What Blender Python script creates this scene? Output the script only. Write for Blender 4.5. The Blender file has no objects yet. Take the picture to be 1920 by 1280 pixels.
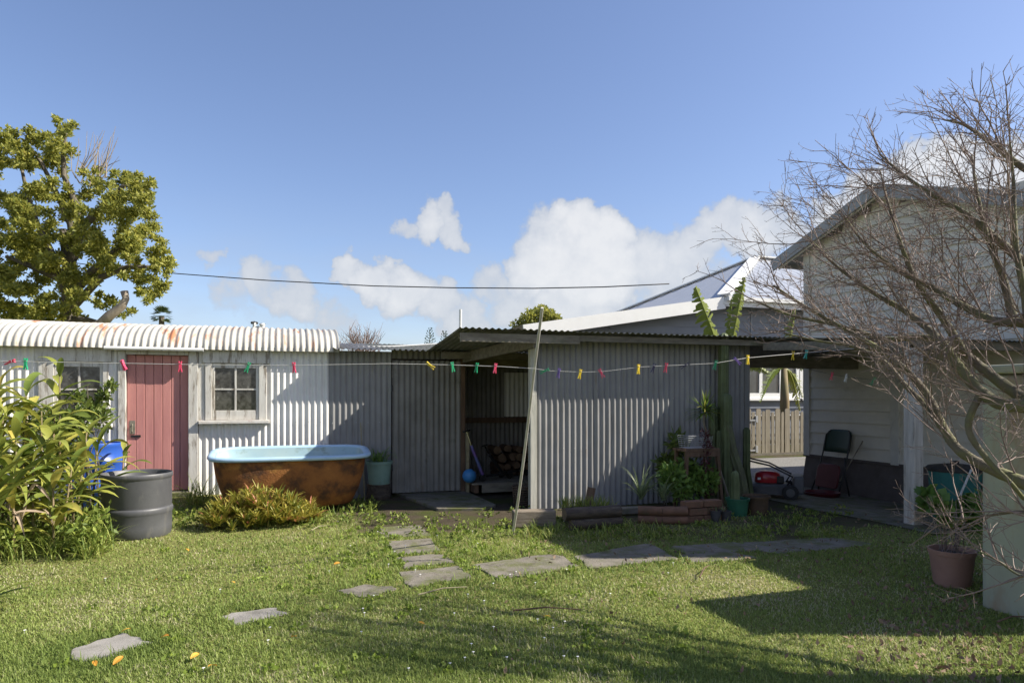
import bpy, math, random
import numpy as np
from mathutils import Vector, Matrix

# ------------------------------------------------------------------ camera, world, sun, exposure
sc = bpy.context.scene
TH = math.radians(18.5)           # the buildings stand on a grid turned 18.5 degrees from the view
CT, ST = math.cos(TH), math.sin(TH)
EYE, HOR, FPX = 1.37, 740.0, 1280.0
cam = bpy.data.cameras.new('camera'); cam_o = bpy.data.objects.new('camera', cam)
sc.collection.objects.link(cam_o); sc.camera = cam_o
cam.sensor_width = 36.0; cam.lens = 24.0; cam.shift_y = 100.0/1920.0
cam.clip_start = 0.05; cam.clip_end = 2000
cam_o.location = (0, 0, EYE); cam_o.rotation_euler = (math.radians(90), 0, -TH)
sc.render.engine = 'CYCLES'
sc.cycles.use_denoising = True
sc.cycles.max_bounces = 6; sc.cycles.diffuse_bounces = 3; sc.cycles.glossy_bounces = 3; sc.cycles.use_adaptive_sampling = True; sc.cycles.adaptive_threshold = 0.02; sc.cycles.transparent_max_bounces = 12
sc.view_settings.view_transform = 'Standard'; sc.view_settings.look = 'None'
sc.view_settings.gamma = 1.0; sc.view_settings.exposure = 0.98
sc.view_settings.use_curve_mapping = False

SUN = Vector((2.7, -1.0, 2.4)).normalized()      # direction towards the sun
sl = bpy.data.lights.new('sun', 'SUN'); sl.energy = 4.6; sl.angle = math.radians(0.53); sl.color = (1.0, 0.93, 0.80)
so = bpy.data.objects.new('sun', sl); sc.collection.objects.link(so)
so.rotation_euler = (-SUN).to_track_quat('-Z', 'Y').to_euler()

def W(u, v, t):                    # a pixel of the photograph at depth t -> a point of the place
    x = (u-960.0)/FPX*t; z = EYE+(HOR-v)/FPX*t
    return Vector((x*CT+t*ST, -x*ST+t*CT, z))
def onB(u, v, B):
    k = (u-960.0)/FPX; return W(u, v, B/(CT-k*ST))
def onA(u, v, A):
    k = (u-960.0)/FPX; return W(u, v, A/(ST+k*CT))
def onG(u, v, z=0.0):
    return W(u, v, FPX*(EYE-z)/(v-HOR))
def DIR(u, v):
    return (W(u, v, 1.0)-Vector((0, 0, EYE))).normalized()

world = bpy.data.worlds.new('World'); sc.world = world; world.use_nodes = True
R_ = math.radians
def build_world():
    nt = world.node_tree; N = nt.nodes; L = nt.links; N.clear()
    out = N.new('ShaderNodeOutputWorld')
    sky = N.new('ShaderNodeTexSky'); sky.sky_type = 'NISHITA'; sky.sun_disc = False
    sky.sun_elevation = math.asin(SUN.z); sky.sun_rotation = math.atan2(SUN.x, SUN.y)
    sky.air_density = 1.0; sky.dust_density = 0.9; sky.ozone_density = 3.2
    bg = N.new('ShaderNodeBackground'); bg.inputs[1].default_value = 0.092
    tint = N.new('ShaderNodeMix'); tint.data_type = 'RGBA'; tint.blend_type = 'MULTIPLY'; tint.inputs[0].default_value = 1.0
    tint.inputs[7].default_value = (1.03, 0.95, 1.0, 1); L.new(sky.outputs[0], tint.inputs[6]); L.new(tint.outputs[2], bg.inputs[0])
    tc = N.new('ShaderNodeTexCoord')
    def math_(op, a, b=None, clamp=False):
        n = N.new('ShaderNodeMath'); n.operation = op; n.use_clamp = clamp
        for i, q in enumerate((a, b)):
            if q is None: continue
            if isinstance(q, (int, float)): n.inputs[i].default_value = q
            else: L.new(q, n.inputs[i])
        return n.outputs[0]
    # domain distortion so that the cloud outlines billow
    nz = N.new('ShaderNodeTexNoise'); nz.inputs['Scale'].default_value = 9; nz.inputs['Detail'].default_value = 5
    nz.inputs['Roughness'].default_value = 0.62
    L.new(tc.outputs['Generated'], nz.inputs['Vector'])
    sub = N.new('ShaderNodeVectorMath'); sub.operation = 'SUBTRACT'; sub.inputs[1].default_value = (0.5, 0.5, 0.5)
    L.new(nz.outputs['Color'], sub.inputs[0])
    scl = N.new('ShaderNodeVectorMath'); scl.operation = 'SCALE'; scl.inputs['Scale'].default_value = 0.13
    L.new(sub.outputs[0], scl.inputs[0])
    add = N.new('ShaderNodeVectorMath'); add.operation = 'ADD'
    L.new(tc.outputs['Generated'], add.inputs[0]); L.new(scl.outputs[0], add.inputs[1])
    nrm = N.new('ShaderNodeVectorMath'); nrm.operation = 'NORMALIZE'; L.new(add.outputs[0], nrm.inputs[0])
    blobs = [(1080,440,58,1.1),(1135,445,58,1.1),(1030,500,85,1.1),(1110,505,105,1.15),(1205,500,80,.85),(1290,480,66,.8),
             (1330,440,60,.8),(1390,450,70,.9),(930,530,60,.7),(1270,550,100,.8),(1460,430,50,.7),(960,580,70,.8),(1080,590,90,.9),
             (838,410,24,.7),(800,428,36,.8),(752,420,34,.7),(850,438,34,.75),
             (678,515,34,.9),(715,535,44,.95),(765,560,52,.9),(820,570,50,.8),(560,555,60,.7),(495,530,46,.6),(420,490,22,.5),
             (445,560,44,.5),(620,590,50,.5),(870,600,60,.7),
             (1720,310,62,1.1),(1780,305,50,1.1),(1650,350,62,1.0),(1900,315,60,1),(1580,405,70,1.0),(1840,340,70,1),(1960,330,80,1),
             (2150,330,120,1),(2420,400,140,1),(-150,420,100,.7),(-420,470,140,.8),(2800,430,160,.8),(-900,430,180,.8)]
    fill_clouds = [(95,9,6),(110,14,7),(128,10,6),(143,16,8),(160,9,7),(176,13,8),(194,8,7),(212,15,7),(228,10,6),(245,13,7),(262,9,7),(280,12,6),(152,24,7),(205,25,6)]   # azimuth, elevation, radius in degrees: unseen clouds added to whiten the fill light
    acc = None
    items = [(DIR(u, v), r/FPX/math.hypot((u-960)/FPX, 1.0)*0.80, w) for (u, v, r, w) in blobs]
    for az, el, r in fill_clouds:
        a_ = TH+R_(az); items.append((Vector((math.sin(a_)*math.cos(R_(el)), math.cos(a_)*math.cos(R_(el)), math.sin(R_(el)))), R_(r), 1.0))
    for d, ang, w in items:
        vm = N.new('ShaderNodeVectorMath'); vm.operation = 'DOT_PRODUCT'; vm.inputs[1].default_value = d
        L.new(nrm.outputs[0], vm.inputs[0])
        mr = N.new('ShaderNodeMapRange'); mr.interpolation_type = 'SMOOTHSTEP'
        mr.inputs['From Min'].default_value = math.cos(ang*1.5); mr.inputs['From Max'].default_value = 1.0
        mr.inputs['To Min'].default_value = 0; mr.inputs['To Max'].default_value = w
        L.new(vm.outputs['Value'], mr.inputs['Value'])
        acc = mr.outputs[0] if acc is None else math_('MAXIMUM', acc, mr.outputs[0])
    n2 = N.new('ShaderNodeTexNoise'); n2.inputs['Scale'].default_value = 22; n2.inputs['Detail'].default_value = 5
    n2.inputs['Roughness'].default_value = 0.6
    L.new(tc.outputs['Generated'], n2.inputs['Vector'])
    n3 = N.new('ShaderNodeTexNoise'); n3.inputs['Scale'].default_value = 5; n3.inputs['Detail'].default_value = 4
    mp = N.new('ShaderNodeMapping'); mp.inputs['Scale'].default_value = (1, 1, 3.5)
    L.new(tc.outputs['Generated'], mp.inputs['Vector']); L.new(mp.outputs[0], n3.inputs['Vector'])
    dens = math_('ADD', acc, math_('MULTIPLY', math_('SUBTRACT', n2.outputs[0], 0.5), 0.85))
    mr = N.new('ShaderNodeMapRange'); mr.interpolation_type = 'SMOOTHSTEP'
    mr.inputs['From Min'].default_value = 0.20; mr.inputs['From Max'].default_value = 0.64
    L.new(dens, mr.inputs['Value'])
    # thin veil low over the horizon all round
    sep = N.new('ShaderNodeSeparateXYZ'); L.new(tc.outputs['Generated'], sep.inputs[0])
    veil = N.new('ShaderNodeMapRange'); veil.interpolation_type = 'SMOOTHSTEP'
    veil.inputs['From Min'].default_value = 0.30; veil.inputs['From Max'].default_value = 0.02
    L.new(sep.outputs['Z'], veil.inputs['Value'])
    vm2 = N.new('ShaderNodeMapRange'); vm2.inputs['From Min'].default_value = 0.42; vm2.inputs['From Max'].default_value = 0.72
    L.new(n3.outputs[0], vm2.inputs['Value'])
    thin = math_('MULTIPLY', math_('MULTIPLY', veil.outputs[0], vm2.outputs[0]), 0.55)
    fac = math_('MAXIMUM', mr.outputs[0], thin, True)
    fac = math_('MULTIPLY', fac, 0.88)
    ramp = N.new('ShaderNodeMix'); ramp.data_type = 'RGBA'
    ramp.inputs[6].default_value = (0.50, 0.56, 0.66, 1); ramp.inputs[7].default_value = (0.93, 0.93, 0.93, 1)
    mrc = N.new('ShaderNodeMapRange'); mrc.inputs['From Min'].default_value = 0.30; mrc.inputs['From Max'].default_value = 1.15
    L.new(dens, mrc.inputs['Value']); L.new(mrc.outputs[0], ramp.inputs[0])
    bgc = N.new('ShaderNodeBackground'); bgc.inputs[1].default_value = 0.48
    L.new(ramp.outputs[2], bgc.inputs[0])
    ms = N.new('ShaderNodeMixShader'); L.new(fac, ms.inputs[0]); L.new(bg.outputs[0], ms.inputs[1]); L.new(bgc.outputs[0], ms.inputs[2])
    L.new(ms.outputs[0], out.inputs[0])
build_world()

# ------------------------------------------------------------------ helpers
COL = sc.collection
rng = random.Random(7)
R = math.radians
def lerp(a, b, t): return a+(b-a)*t
def wloc(o):
    p = Vector((0, 0, 0))
    while o is not None:
        p += Vector(o.location); o = o.parent
    return p
def tag(o, label=None, cat=None, group=None, kind=None):
    if label: o['label'] = label
    if cat: o['category'] = cat
    if group: o['group'] = group
    if kind: o['kind'] = kind
    return o
def thing(name, loc, label, cat, group=None, rz=0.0):
    o = bpy.data.objects.new(name, None); COL.objects.link(o)
    o.empty_display_size = 0.1; o.location = loc; o.rotation_euler = (0, 0, rz)
    return tag(o, label, cat, group)
def copy_tree(o, parent=None):
    c = o.copy(); COL.objects.link(c); c.parent = parent
    for ch in list(o.children): copy_tree(ch, c)
    return c

class MB:
    """collects faces; build() links them as one mesh object"""
    def __init__(s): s.v = []; s.f = []; s.m = []; s.a = []
    def add(s, vs, fs, m=0, a=0.5):
        n = len(s.v); s.v.extend([tuple(q) for q in vs])
        for f in fs: s.f.append(tuple(i+n for i in f)); s.m.append(m)
        s.a.extend([a]*len(vs)); return s
    def box(s, x0, x1, y0, y1, z0, z1, m=0):
        vs = [(x, y, z) for z in (z0, z1) for y in (y0, y1) for x in (x0, x1)]
        return s.add(vs, [(0,2,3,1),(4,5,7,6),(0,1,5,4),(2,6,7,3),(0,4,6,2),(1,3,7,5)], m)
    def bar(s, p, q, w, h, up=(0, 0, 1), m=0, w2=None, h2=None):
        p = Vector(p); q = Vector(q); d = (q-p).normalized(); up = Vector(up)
        r = d.cross(up)
        if r.length < 1e-5: r = d.cross(Vector((1, 0, 0)))
        r.normalize(); n = r.cross(d).normalized()
        vs = []
        for c_, ww, hh in ((p, w, h), (q, w2 or w, h2 or h)):
            for a_, b_ in ((-1,-1),(1,-1),(1,1),(-1,1)): vs.append(c_+r*a_*ww/2+n*b_*hh/2)
        return s.add(vs, [(3,2,1,0),(4,5,6,7),(0,1,5,4),(1,2,6,5),(2,3,7,6),(3,0,4,7)], m)
    def tube(s, pts, rad, n=8, cap=True, m=0, a=0.5):
        pts = [Vector(p) for p in pts]
        if isinstance(rad, (int, float)): rad = [rad]*len(pts)
        ref = None; vs = []; k = len(pts)
        for i, p in enumerate(pts):
            d = pts[min(i+1, k-1)]-pts[max(i-1, 0)]
            if d.length < 1e-9: d = Vector((0, 0, 1))
            d.normalize()
            if ref is None:
                ref = d.cross(Vector((0, 0, 1)))
                if ref.length < 0.05: ref = d.cross(Vector((1, 0, 0)))
            ref = (ref-d*ref.dot(d)).normalized(); b = d.cross(ref)
            for j in range(n):
                w_ = 2*math.pi*j/n
                vs.append(p+(ref*math.cos(w_)+b*math.sin(w_))*rad[i])
        fs = [(i*n+j, i*n+(j+1) % n, (i+1)*n+(j+1) % n, (i+1)*n+j) for i in range(k-1) for j in range(n)]
        if cap: fs += [tuple(range(n-1, -1, -1)), tuple((k-1)*n+j for j in range(n))]
        return s.add(vs, fs, m, a)
    def lathe(s, prof, c=(0, 0, 0), n=32, m=0, cap0=True, cap1=True, wob=None):
        vs = []; k = len(prof)
        for r_, z_ in prof:
            for j in range(n):
                w_ = 2*math.pi*j/n; rr = r_*(1+(wob(w_, z_) if wob else 0))
                vs.append((c[0]+rr*math.cos(w_), c[1]+rr*math.sin(w_), c[2]+z_))
        fs = [(i*n+j, i*n+(j+1) % n, (i+1)*n+(j+1) % n, (i+1)*n+j) for i in range(k-1) for j in range(n)]
        if cap0: fs.append(tuple(range(n-1, -1, -1)))
        if cap1: fs.append(tuple((k-1)*n+j for j in range(n)))
        return s.add(vs, fs, m)
    def prism(s, poly, z0, z1, m=0):
        n = len(poly); vs = [(p[0], p[1], z0) for p in poly]+[(p[0], p[1], z1) for p in poly]
        fs = [tuple(range(n-1, -1, -1)), tuple(range(n, 2*n))]+[(i, (i+1) % n, n+(i+1) % n, n+i) for i in range(n)]
        return s.add(vs, fs, m)
    def corr(s, o, du, dv, w, l, nrm, amp=0.0105, pitch=0.0762, seg=8, rows=1, phase=0.0, m=0, wav=0.0):
        """a corrugated sheet: ridges run along dv, repeat along du"""
        o = Vector(o); du = Vector(du); dv = Vector(dv); nrm = Vector(nrm)
        k = max(2, int(round(w/pitch*seg))); vs = []
        for j in range(rows+1):
            for i in range(k+1):
                x = w*i/k
                d = amp*math.cos(2*math.pi*(x/pitch+phase))+wav*math.sin(3.1*x+2.3*j+phase*7)
                vs.append(o+du*x+dv*(l*j/rows)+nrm*d)
        fs = [(j*(k+1)+i, j*(k+1)+i+1, (j+1)*(k+1)+i+1, (j+1)*(k+1)+i) for j in range(rows) for i in range(k)]
        return s.add(vs, fs, m)
    def strap(s, base, az, el, L, w, droop, n=7, fold=0.25, tipw=0.02, m=0, a=0.5, twist=0.0, prof=None):
        """a strap leaf: leaves base at azimuth az, elevation el, bends down by droop over its length"""
        p = Vector(base); vs = []; h = L/n
        for i in range(n+1):
            t = i/n; e = el-droop*t**1.4
            d = Vector((math.cos(az)*math.cos(e), math.sin(az)*math.cos(e), math.sin(e)))
            side = Vector((-math.sin(az), math.cos(az), 0)); nn = side.cross(d)*-1
            if twist:
                q = Matrix.Rotation(twist*t, 3, d); side = q @ side; nn = q @ nn
            ww = w*(prof(t) if prof else max(tipw, (min(1, 0.35+3*t))*(1-t**2.6)))/2
            vs += [p+side*ww+nn*(ww*fold), p, p-side*ww+nn*(ww*fold)]
            p = p+d*h
        fs = []
        for i in range(n):
            q = i*3; fs += [(q, q+1, q+4, q+3), (q+1, q+2, q+5, q+4)]
        return s.add(vs, fs, m, a)
    def leaf(s, p, d, up, L, w, m=0, a=0.5):
        """a small pointed leaf of two faces folded along the midrib"""
        p = Vector(p); d = Vector(d).normalized(); r = d.cross(Vector(up))
        if r.length < 1e-4: r = Vector((1, 0, 0))
        r.normalize(); n = r.cross(d)
        mid = p+d*(L*0.45)
        return s.add([p, mid+r*w/2+n*w*0.15, p+d*L, mid-r*w/2+n*w*0.15], [(0,1,2),(0,2,3)], m, a)
    def build(s, name, mats, parent=None, smooth=False, local=False, auto=None):
        me = bpy.data.meshes.new(name)
        off = Vector((0, 0, 0)) if (local or parent is None) else wloc(parent)
        if off.length > 0: vs = [(x-off.x, y-off.y, z-off.z) for x, y, z in s.v]
        else: vs = s.v
        me.from_pydata(vs, [], s.f)
        if not isinstance(mats, (list, tuple)): mats = [mats]
        for q in mats: me.materials.append(q)
        if len(mats) > 1: me.polygons.foreach_set('material_index', s.m)
        if any(q != 0.5 for q in s.a):
            at = me.attributes.new('rnd', 'FLOAT', 'POINT'); at.data.foreach_set('value', s.a)
        me.update()
        if smooth:
            me.shade_smooth()
            if auto: me.set_sharp_from_angle(angle=R(auto))
        o = bpy.data.objects.new(name, me); COL.objects.link(o)
        if parent is not None: o.parent = parent
        return o
def bevel(o, w=0.005, seg=2):
    md = o.modifiers.new('bevel', 'BEVEL'); md.width = w; md.segments = seg; md.limit_method = 'ANGLE'; md.angle_limit = R(40)
    return o
def np_mesh(name, V, F, mats, parent=None, rnd=None, smooth=False):
    V = np.asarray(V, np.float32)
    if parent is not None:
        q = wloc(parent); V = V-np.array([q.x, q.y, q.z], np.float32)
    F = np.asarray(F, np.int32); k = F.shape[1]; nf = len(F)
    me = bpy.data.meshes.new(name)
    me.vertices.add(len(V)); me.vertices.foreach_set('co', V.ravel())
    me.loops.add(nf*k); me.loops.foreach_set('vertex_index', F.ravel())
    me.polygons.add(nf); me.polygons.foreach_set('loop_start', np.arange(nf, dtype=np.int32)*k)
    try: me.polygons.foreach_set('loop_total', np.full(nf, k, np.int32))
    except Exception: pass
    if not isinstance(mats, (list, tuple)): mats = [mats]
    for q in mats: me.materials.append(q)
    if rnd is not None:
        at = me.attributes.new('rnd', 'FLOAT', 'POINT'); at.data.foreach_set('value', np.asarray(rnd, np.float32))
    me.update(calc_edges=True); me.validate()
    if smooth: me.shade_smooth()
    o = bpy.data.objects.new(name, me); COL.objects.link(o)
    if parent is not None: o.parent = parent
    return o

# ------------------------------------------------------------------ materials
MATS = {}
def mat(name, c1, c2=None, scale=6.0, rough=0.7, stain=None, bump=0.0, bscale=60.0, stretch=(1, 1, 1), metal=0.0, spec=0.4,
        detail=6, lo=0.35, hi=0.65, fine=0.0, coat=0.0, stain2=None):
    """two-colour mottled procedural surface; stain = (colour, scale, stretch, from, to)"""
    m = bpy.data.materials.new(name); m.use_nodes = True; MATS[name] = m
    nt = m.node_tree; N = nt.nodes; L = nt.links
    b = N['Principled BSDF']; b.inputs['Roughness'].default_value = rough; b.inputs['Metallic'].default_value = metal
    b.inputs['Specular IOR Level'].default_value = spec
    if coat: b.inputs['Coat Weight'].default_value = coat
    tc = N.new('ShaderNodeTexCoord')
    info = N.new('ShaderNodeObjectInfo')
    ofs = N.new('ShaderNodeVectorMath'); ofs.operation = 'SCALE'; ofs.inputs[0].default_value = (37, 19, 53)
    L.new(info.outputs['Random'], ofs.inputs['Scale'])
    base = N.new('ShaderNodeVectorMath'); base.operation = 'ADD'
    L.new(tc.outputs['Object'], base.inputs[0]); L.new(ofs.outputs[0], base.inputs[1])
    def noise(sc_, st, det=detail, rgh=0.6):
        mp = N.new('ShaderNodeMapping'); mp.inputs['Scale'].default_value = st
        L.new(base.outputs[0], mp.inputs['Vector'])
        n = N.new('ShaderNodeTexNoise'); n.inputs['Scale'].default_value = sc_; n.inputs['Detail'].default_value = det
        n.inputs['Roughness'].default_value = rgh
        L.new(mp.outputs[0], n.inputs['Vector']); return n.outputs['Fac']
    def remap(v, lo_, hi_):
        r = N.new('ShaderNodeMapRange'); r.inputs['From Min'].default_value = lo_; r.inputs['From Max'].default_value = hi_
        L.new(v, r.inputs['Value']); return r.outputs[0]
    def mix(f, a_, b_):
        x = N.new('ShaderNodeMix'); x.data_type = 'RGBA'
        L.new(f, x.inputs[0])
        for i, q in ((6, a_), (7, b_)):
            if isinstance(q, tuple): x.inputs[i].default_value = (*q, 1)
            else: L.new(q, x.inputs[i])
        return x.outputs[2]
    col = mix(remap(noise(scale, stretch), lo, hi), c1, c2 if c2 else c1)
    for stn in (stain, stain2):
        if stn:
            cs, ss, st, f0, f1 = stn
            f = remap(noise(ss, st, 8, 0.65), f0, f1)
            col = mix(f, col, cs)
    if fine:
        f = remap(noise(180, (1, 1, 1), 3), 0.3, 0.7)
        x = N.new('ShaderNodeMix'); x.data_type = 'RGBA'; x.blend_type = 'MULTIPLY'; x.inputs[0].default_value = fine
        L.new(col, x.inputs[6])
        g = N.new('ShaderNodeCombineColor')
        for i in range(3): L.new(f, g.inputs[i])
        L.new(g.outputs[0], x.inputs[7]); col = x.outputs[2]
    L.new(col, b.inputs['Base Color'])
    if bump:
        bn = N.new('ShaderNodeBump'); bn.inputs['Strength'].default_value = bump; bn.inputs['Distance'].default_value = 0.01
        L.new(noise(bscale, stretch), bn.inputs['Height']); L.new(bn.outputs[0], b.inputs['Normal'])
    return m
def leafmat(name, ca, cb, cc=None, rough=0.45, trans=0.35, attr=True, patch=0.0, pscale=1.5):
    """leaf surface: colour from ca to cb by the leaf's own random value, light passing through it"""
    m = bpy.data.materials.new(name); m.use_nodes = True; MATS[name] = m
    nt = m.node_tree; N = nt.nodes; L = nt.links
    b = N['Principled BSDF']; b.inputs['Roughness'].default_value = rough; b.inputs['Specular IOR Level'].default_value = 0.35
    if attr:
        a = N.new('ShaderNodeAttribute'); a.attribute_name = 'rnd'; val = a.outputs['Fac']
    else:
        a = N.new('ShaderNodeObjectInfo'); val = a.outputs['Random']
    tc = N.new('ShaderNodeTexCoord')
    n = N.new('ShaderNodeTexNoise'); n.inputs['Scale'].default_value = pscale; n.inputs['Detail'].default_value = 4
    L.new(tc.outputs['Object'], n.inputs['Vector'])
    ma = N.new('ShaderNodeMath'); ma.operation = 'MULTIPLY_ADD'; ma.inputs[1].default_value = patch
    sb = N.new('ShaderNodeMath'); sb.operation = 'SUBTRACT'; sb.inputs[1].default_value = 0.5
    L.new(n.outputs['Fac'], sb.inputs[0]); L.new(sb.outputs[0], ma.inputs[0]); L.new(val, ma.inputs[2])
    rp = N.new('ShaderNodeValToRGB'); L.new(ma.outputs[0], rp.inputs[0])
    rp.color_ramp.elements[0].color = (*ca, 1); rp.color_ramp.elements[1].color = (*cb, 1)
    if cc:
        e = rp.color_ramp.elements.new(0.86); e.color = (*cb, 1)
        rp.color_ramp.elements[-1].color = (*cc, 1)
    L.new(rp.outputs[0], b.inputs['Base Color'])
    t = N.new('ShaderNodeBsdfTranslucent'); L.new(rp.outputs[0], t.inputs[0])
    ms = N.new('ShaderNodeMixShader'); ms.inputs[0].default_value = trans
    out = N['Material Output']
    L.new(b.outputs[0], ms.inputs[1]); L.new(t.outputs[0], ms.inputs[2]); L.new(ms.outputs[0], out.inputs[0])
    return m

mat('white_iron', (.72,.71,.68), (.62,.61,.58), 2.5, .5, stain=((.42,.38,.32), 7, (1,1,.25), .62, .8), bump=.1, bscale=25)
mat('roof_iron', (.47,.455,.41), (.37,.355,.315), 3, .55, stain=((.42,.17,.08), 2.6, (3.0,.55,.55), .57, .66), stain2=((.24,.22,.19), 9, (1,.4,.4), .64, .8))
mat('grey_iron', (.255,.255,.255), (.21,.21,.21), 2.5, .5, stain=((.34,.325,.30), 7, (1.5,1.5,.12), .56, .76), stain2=((.16,.125,.09), 5, (2,2,.25), .58, .76), bump=.06, bscale=25, spec=.5)
mat('grey_iron_old', (.23,.222,.205), (.17,.163,.15), 3, .55, stain=((.13,.085,.055), 4, (1,1,.5), .62, .85), stain2=((.05,.055,.04), 5, (1,1,.6), .6, .8))
mat('mossy_iron', (.20,.20,.185), (.12,.125,.10), 5, .75, stain=((.10,.11,.05), 4, (1,1,1), .5, .7), stain2=((.22,.12,.07), 6, (1,.5,1), .62, .8))
mat('dark_roof', (.10,.10,.105), (.14,.135,.13), 3, .6)
mat('pale_iron', (.36,.36,.34), (.27,.27,.25), 4, .6)
mat('red_door', (.50,.225,.20), (.42,.18,.165), 5, .6, stain=((.20,.13,.11), 9, (3,3,.5), .66, .76), stretch=(3,3,.4), bump=.15, bscale=30)
mat('white_wood', (.58,.57,.53), (.46,.44,.40), 4, .65, stain=((.24,.21,.17), 6, (3,3,.45), .53, .62), stretch=(3,3,.5), bump=.25, bscale=30)
mat('white_sill', (.66,.64,.60), (.5,.47,.42), 5, .65, stain=((.34,.12,.11), 4, (1,3,3), .60, .70), stain2=((.3,.27,.23), 8, (.6,3,3), .62, .75), bump=.25, bscale=30)
mat('old_wood', (.23,.21,.17), (.14,.125,.10), 5, .85, stain=((.10,.11,.06), 4, (1,1,1), .55, .75), stretch=(1,4,4), bump=.4, bscale=30)
mat('old_wood_v', (.25,.225,.18), (.15,.13,.10), 5, .85, stain=((.08,.075,.06), 5, (3,3,.5), .6, .8), stretch=(4,4,.4), bump=.35, bscale=30)
mat('pale_post', (.50,.49,.43), (.36,.36,.31), 5, .8, stain=((.16,.15,.11), 6, (3,3,.5), .58, .75), stretch=(4,4,.4), bump=.3, bscale=30)
mat('verandah_post', (.56,.53,.48), (.40,.375,.34), 6, .8, stain=((.17,.14,.11), 7, (3,3,.4), .55, .72), stretch=(4,4,.4), bump=.4, bscale=30)
mat('tan_wood', (.30,.27,.17), (.22,.19,.12), 6, .8, stretch=(1,4,4))
mat('brown_wood', (.15,.095,.06), (.09,.055,.035), 6, .8, stretch=(4,4,.5), bump=.3, bscale=30)
mat('bark_log', (.10,.08,.06), (.045,.036,.03), 14, .95, stretch=(.6,2,2), bump=.9, bscale=25, stain=((.20,.19,.15), 10, (.5,1,1), .6, .75))
mat('log_end', (.17,.13,.09), (.10,.075,.05), 18, .9, bump=.3)
mat('sleeper', (.26,.22,.17), (.15,.12,.09), 8, .9, stretch=(.5,3,8), bump=.8, bscale=25, stain=((.07,.055,.045), 6, (.4,2,8), .56, .68))
mat('terracotta', (.20,.105,.065), (.12,.07,.045), 8, .85, stain=((.09,.085,.05), 6, (1,1,1), .55, .75), bump=.3)
mat('pot_plum', (.32,.19,.155), (.26,.15,.125), 5, .6, stain=((.10,.075,.06), 5, (1,1,.5), .6, .8))
mat('rust', (.30,.12,.03), (.16,.06,.018), 5, .8, stain=((.40,.20,.045), 4, (1,1,1.4), .57, .74), stain2=((.06,.032,.018), 5, (1,1,1), .50, .68), bump=.7, bscale=50)
mat('tub_blue', (.33,.50,.68), (.38,.54,.68), 4, .3, spec=.5, stain=((.30,.38,.36), 5, (1,1,1), .6, .85))
mat('tub_inside', (.30,.44,.50), (.36,.48,.50), 4, .4, stain=((.16,.20,.13), 6, (1,1,1), .55, .78))
mat('tub_soil', (.07,.075,.06), (.16,.2,.18), 8, .6, stain=((.02,.018,.014), 18, (1,1,1), .6, .66))
mat('black_plastic', (.08,.082,.09), (.105,.107,.114), 5, .48, stain=((.17,.165,.15), 8, (1,1,.35), .56, .75), spec=.5, fine=.15)
mat('blue_plastic', (.02,.075,.36), (.03,.10,.42), 4, .35, spec=.5)
mat('teal_plastic', (.06,.24,.22), (.05,.19,.18), 5, .5)
mat('dark_lid', (.035,.035,.035), (.06,.055,.05), 7, .6)
mat('pale_green_plastic', (.22,.34,.29), (.18,.29,.25), 6, .5, stain=((.12,.15,.11), 6, (1,1,.5), .6, .8))
mat('green_pot', (.035,.15,.085), (.03,.12,.07), 6, .45, stain=((.12,.14,.10), 7, (1,1,.4), .62, .8))
mat('grey_pot', (.07,.07,.075), (.05,.05,.05), 8, .6)
mat('brown_pot', (.12,.075,.045), (.075,.05,.03), 8, .8)
mat('soil', (.045,.034,.025), (.08,.062,.045), 30, .95, bump=.8, bscale=80)
mat('concrete', (.34,.32,.29), (.25,.235,.21), 6, .9, stain=((.15,.14,.11), 5, (1,1,1), .55, .8), bump=.35, bscale=90, fine=.35)
mat('concrete_dark', (.25,.225,.185), (.17,.155,.125), 6, .92, stain=((.13,.14,.05), 5, (1,1,1), .46, .62), stain2=((.10,.085,.065), 9, (1,1,1), .55, .7), bump=.7, bscale=50, fine=.35)
mat('cream_board', (.66,.62,.53), (.58,.545,.465), 3, .6, stain=((.28,.26,.21), 5, (1,.4,1), .62, .9))
mat('house_trim', (.60,.58,.52), (.50,.48,.43), 4, .6, stain=((.2,.19,.15), 6, (1,1,.3), .62, .85))
mat('foundation', (.12,.10,.09), (.09,.075,.068), 6, .9, bump=.3)
mat('barge_grey', (.33,.335,.34), (.28,.285,.29), 4, .6)
mat('neigh_board', (.22,.235,.26), (.195,.21,.235), 2, .55)
mat('neigh_white', (.80,.80,.78), (.76,.76,.74), 3, .4)
mat('neigh_roof', (.46,.48,.51), (.42,.44,.47), 2, .35, spec=.6, metal=.3)
mat('neigh_line', (.28,.30,.33), (.24,.26,.29), 2, .5)
mat('glass_dark', (.02,.02,.018), (.09,.09,.082), 14, .06, spec=.6, stain=((.26,.26,.24), 9, (1,1,1), .60, .74))  # mottled greys put into the colour for dust and reflections on the panes
mat('glass_neigh', (.05,.06,.065), (.09,.10,.105), 3, .08, spec=.6)
mat('fence_wood', (.30,.265,.20), (.20,.175,.13), 4, .85, stain=((.34,.31,.25), 6, (4,4,.4), .55, .75), stretch=(5,5,.4), bump=.3, bscale=30)
mat('galv', (.42,.43,.44), (.34,.35,.36), 6, .45, metal=.3)
mat('pole_metal', (.50,.49,.46), (.40,.39,.36), 8, .5, stain=((.28,.2,.14), 9, (1,1,.3), .62, .8))
mat('pvc_white', (.72,.72,.70), (.64,.64,.62), 5, .4)
mat('wire', (.40,.40,.39), None, 5, .5)
mat('cable', (.035,.035,.04), None, 5, .6)
mat('green_wall', (.36,.38,.30), (.31,.33,.26), 3, .85, stain=((.30,.18,.10), 3, (1,1,.35), .52, .75), bump=.2, bscale=60)
mat('chair_green', (.02,.045,.03), None, 5, .5)
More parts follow.
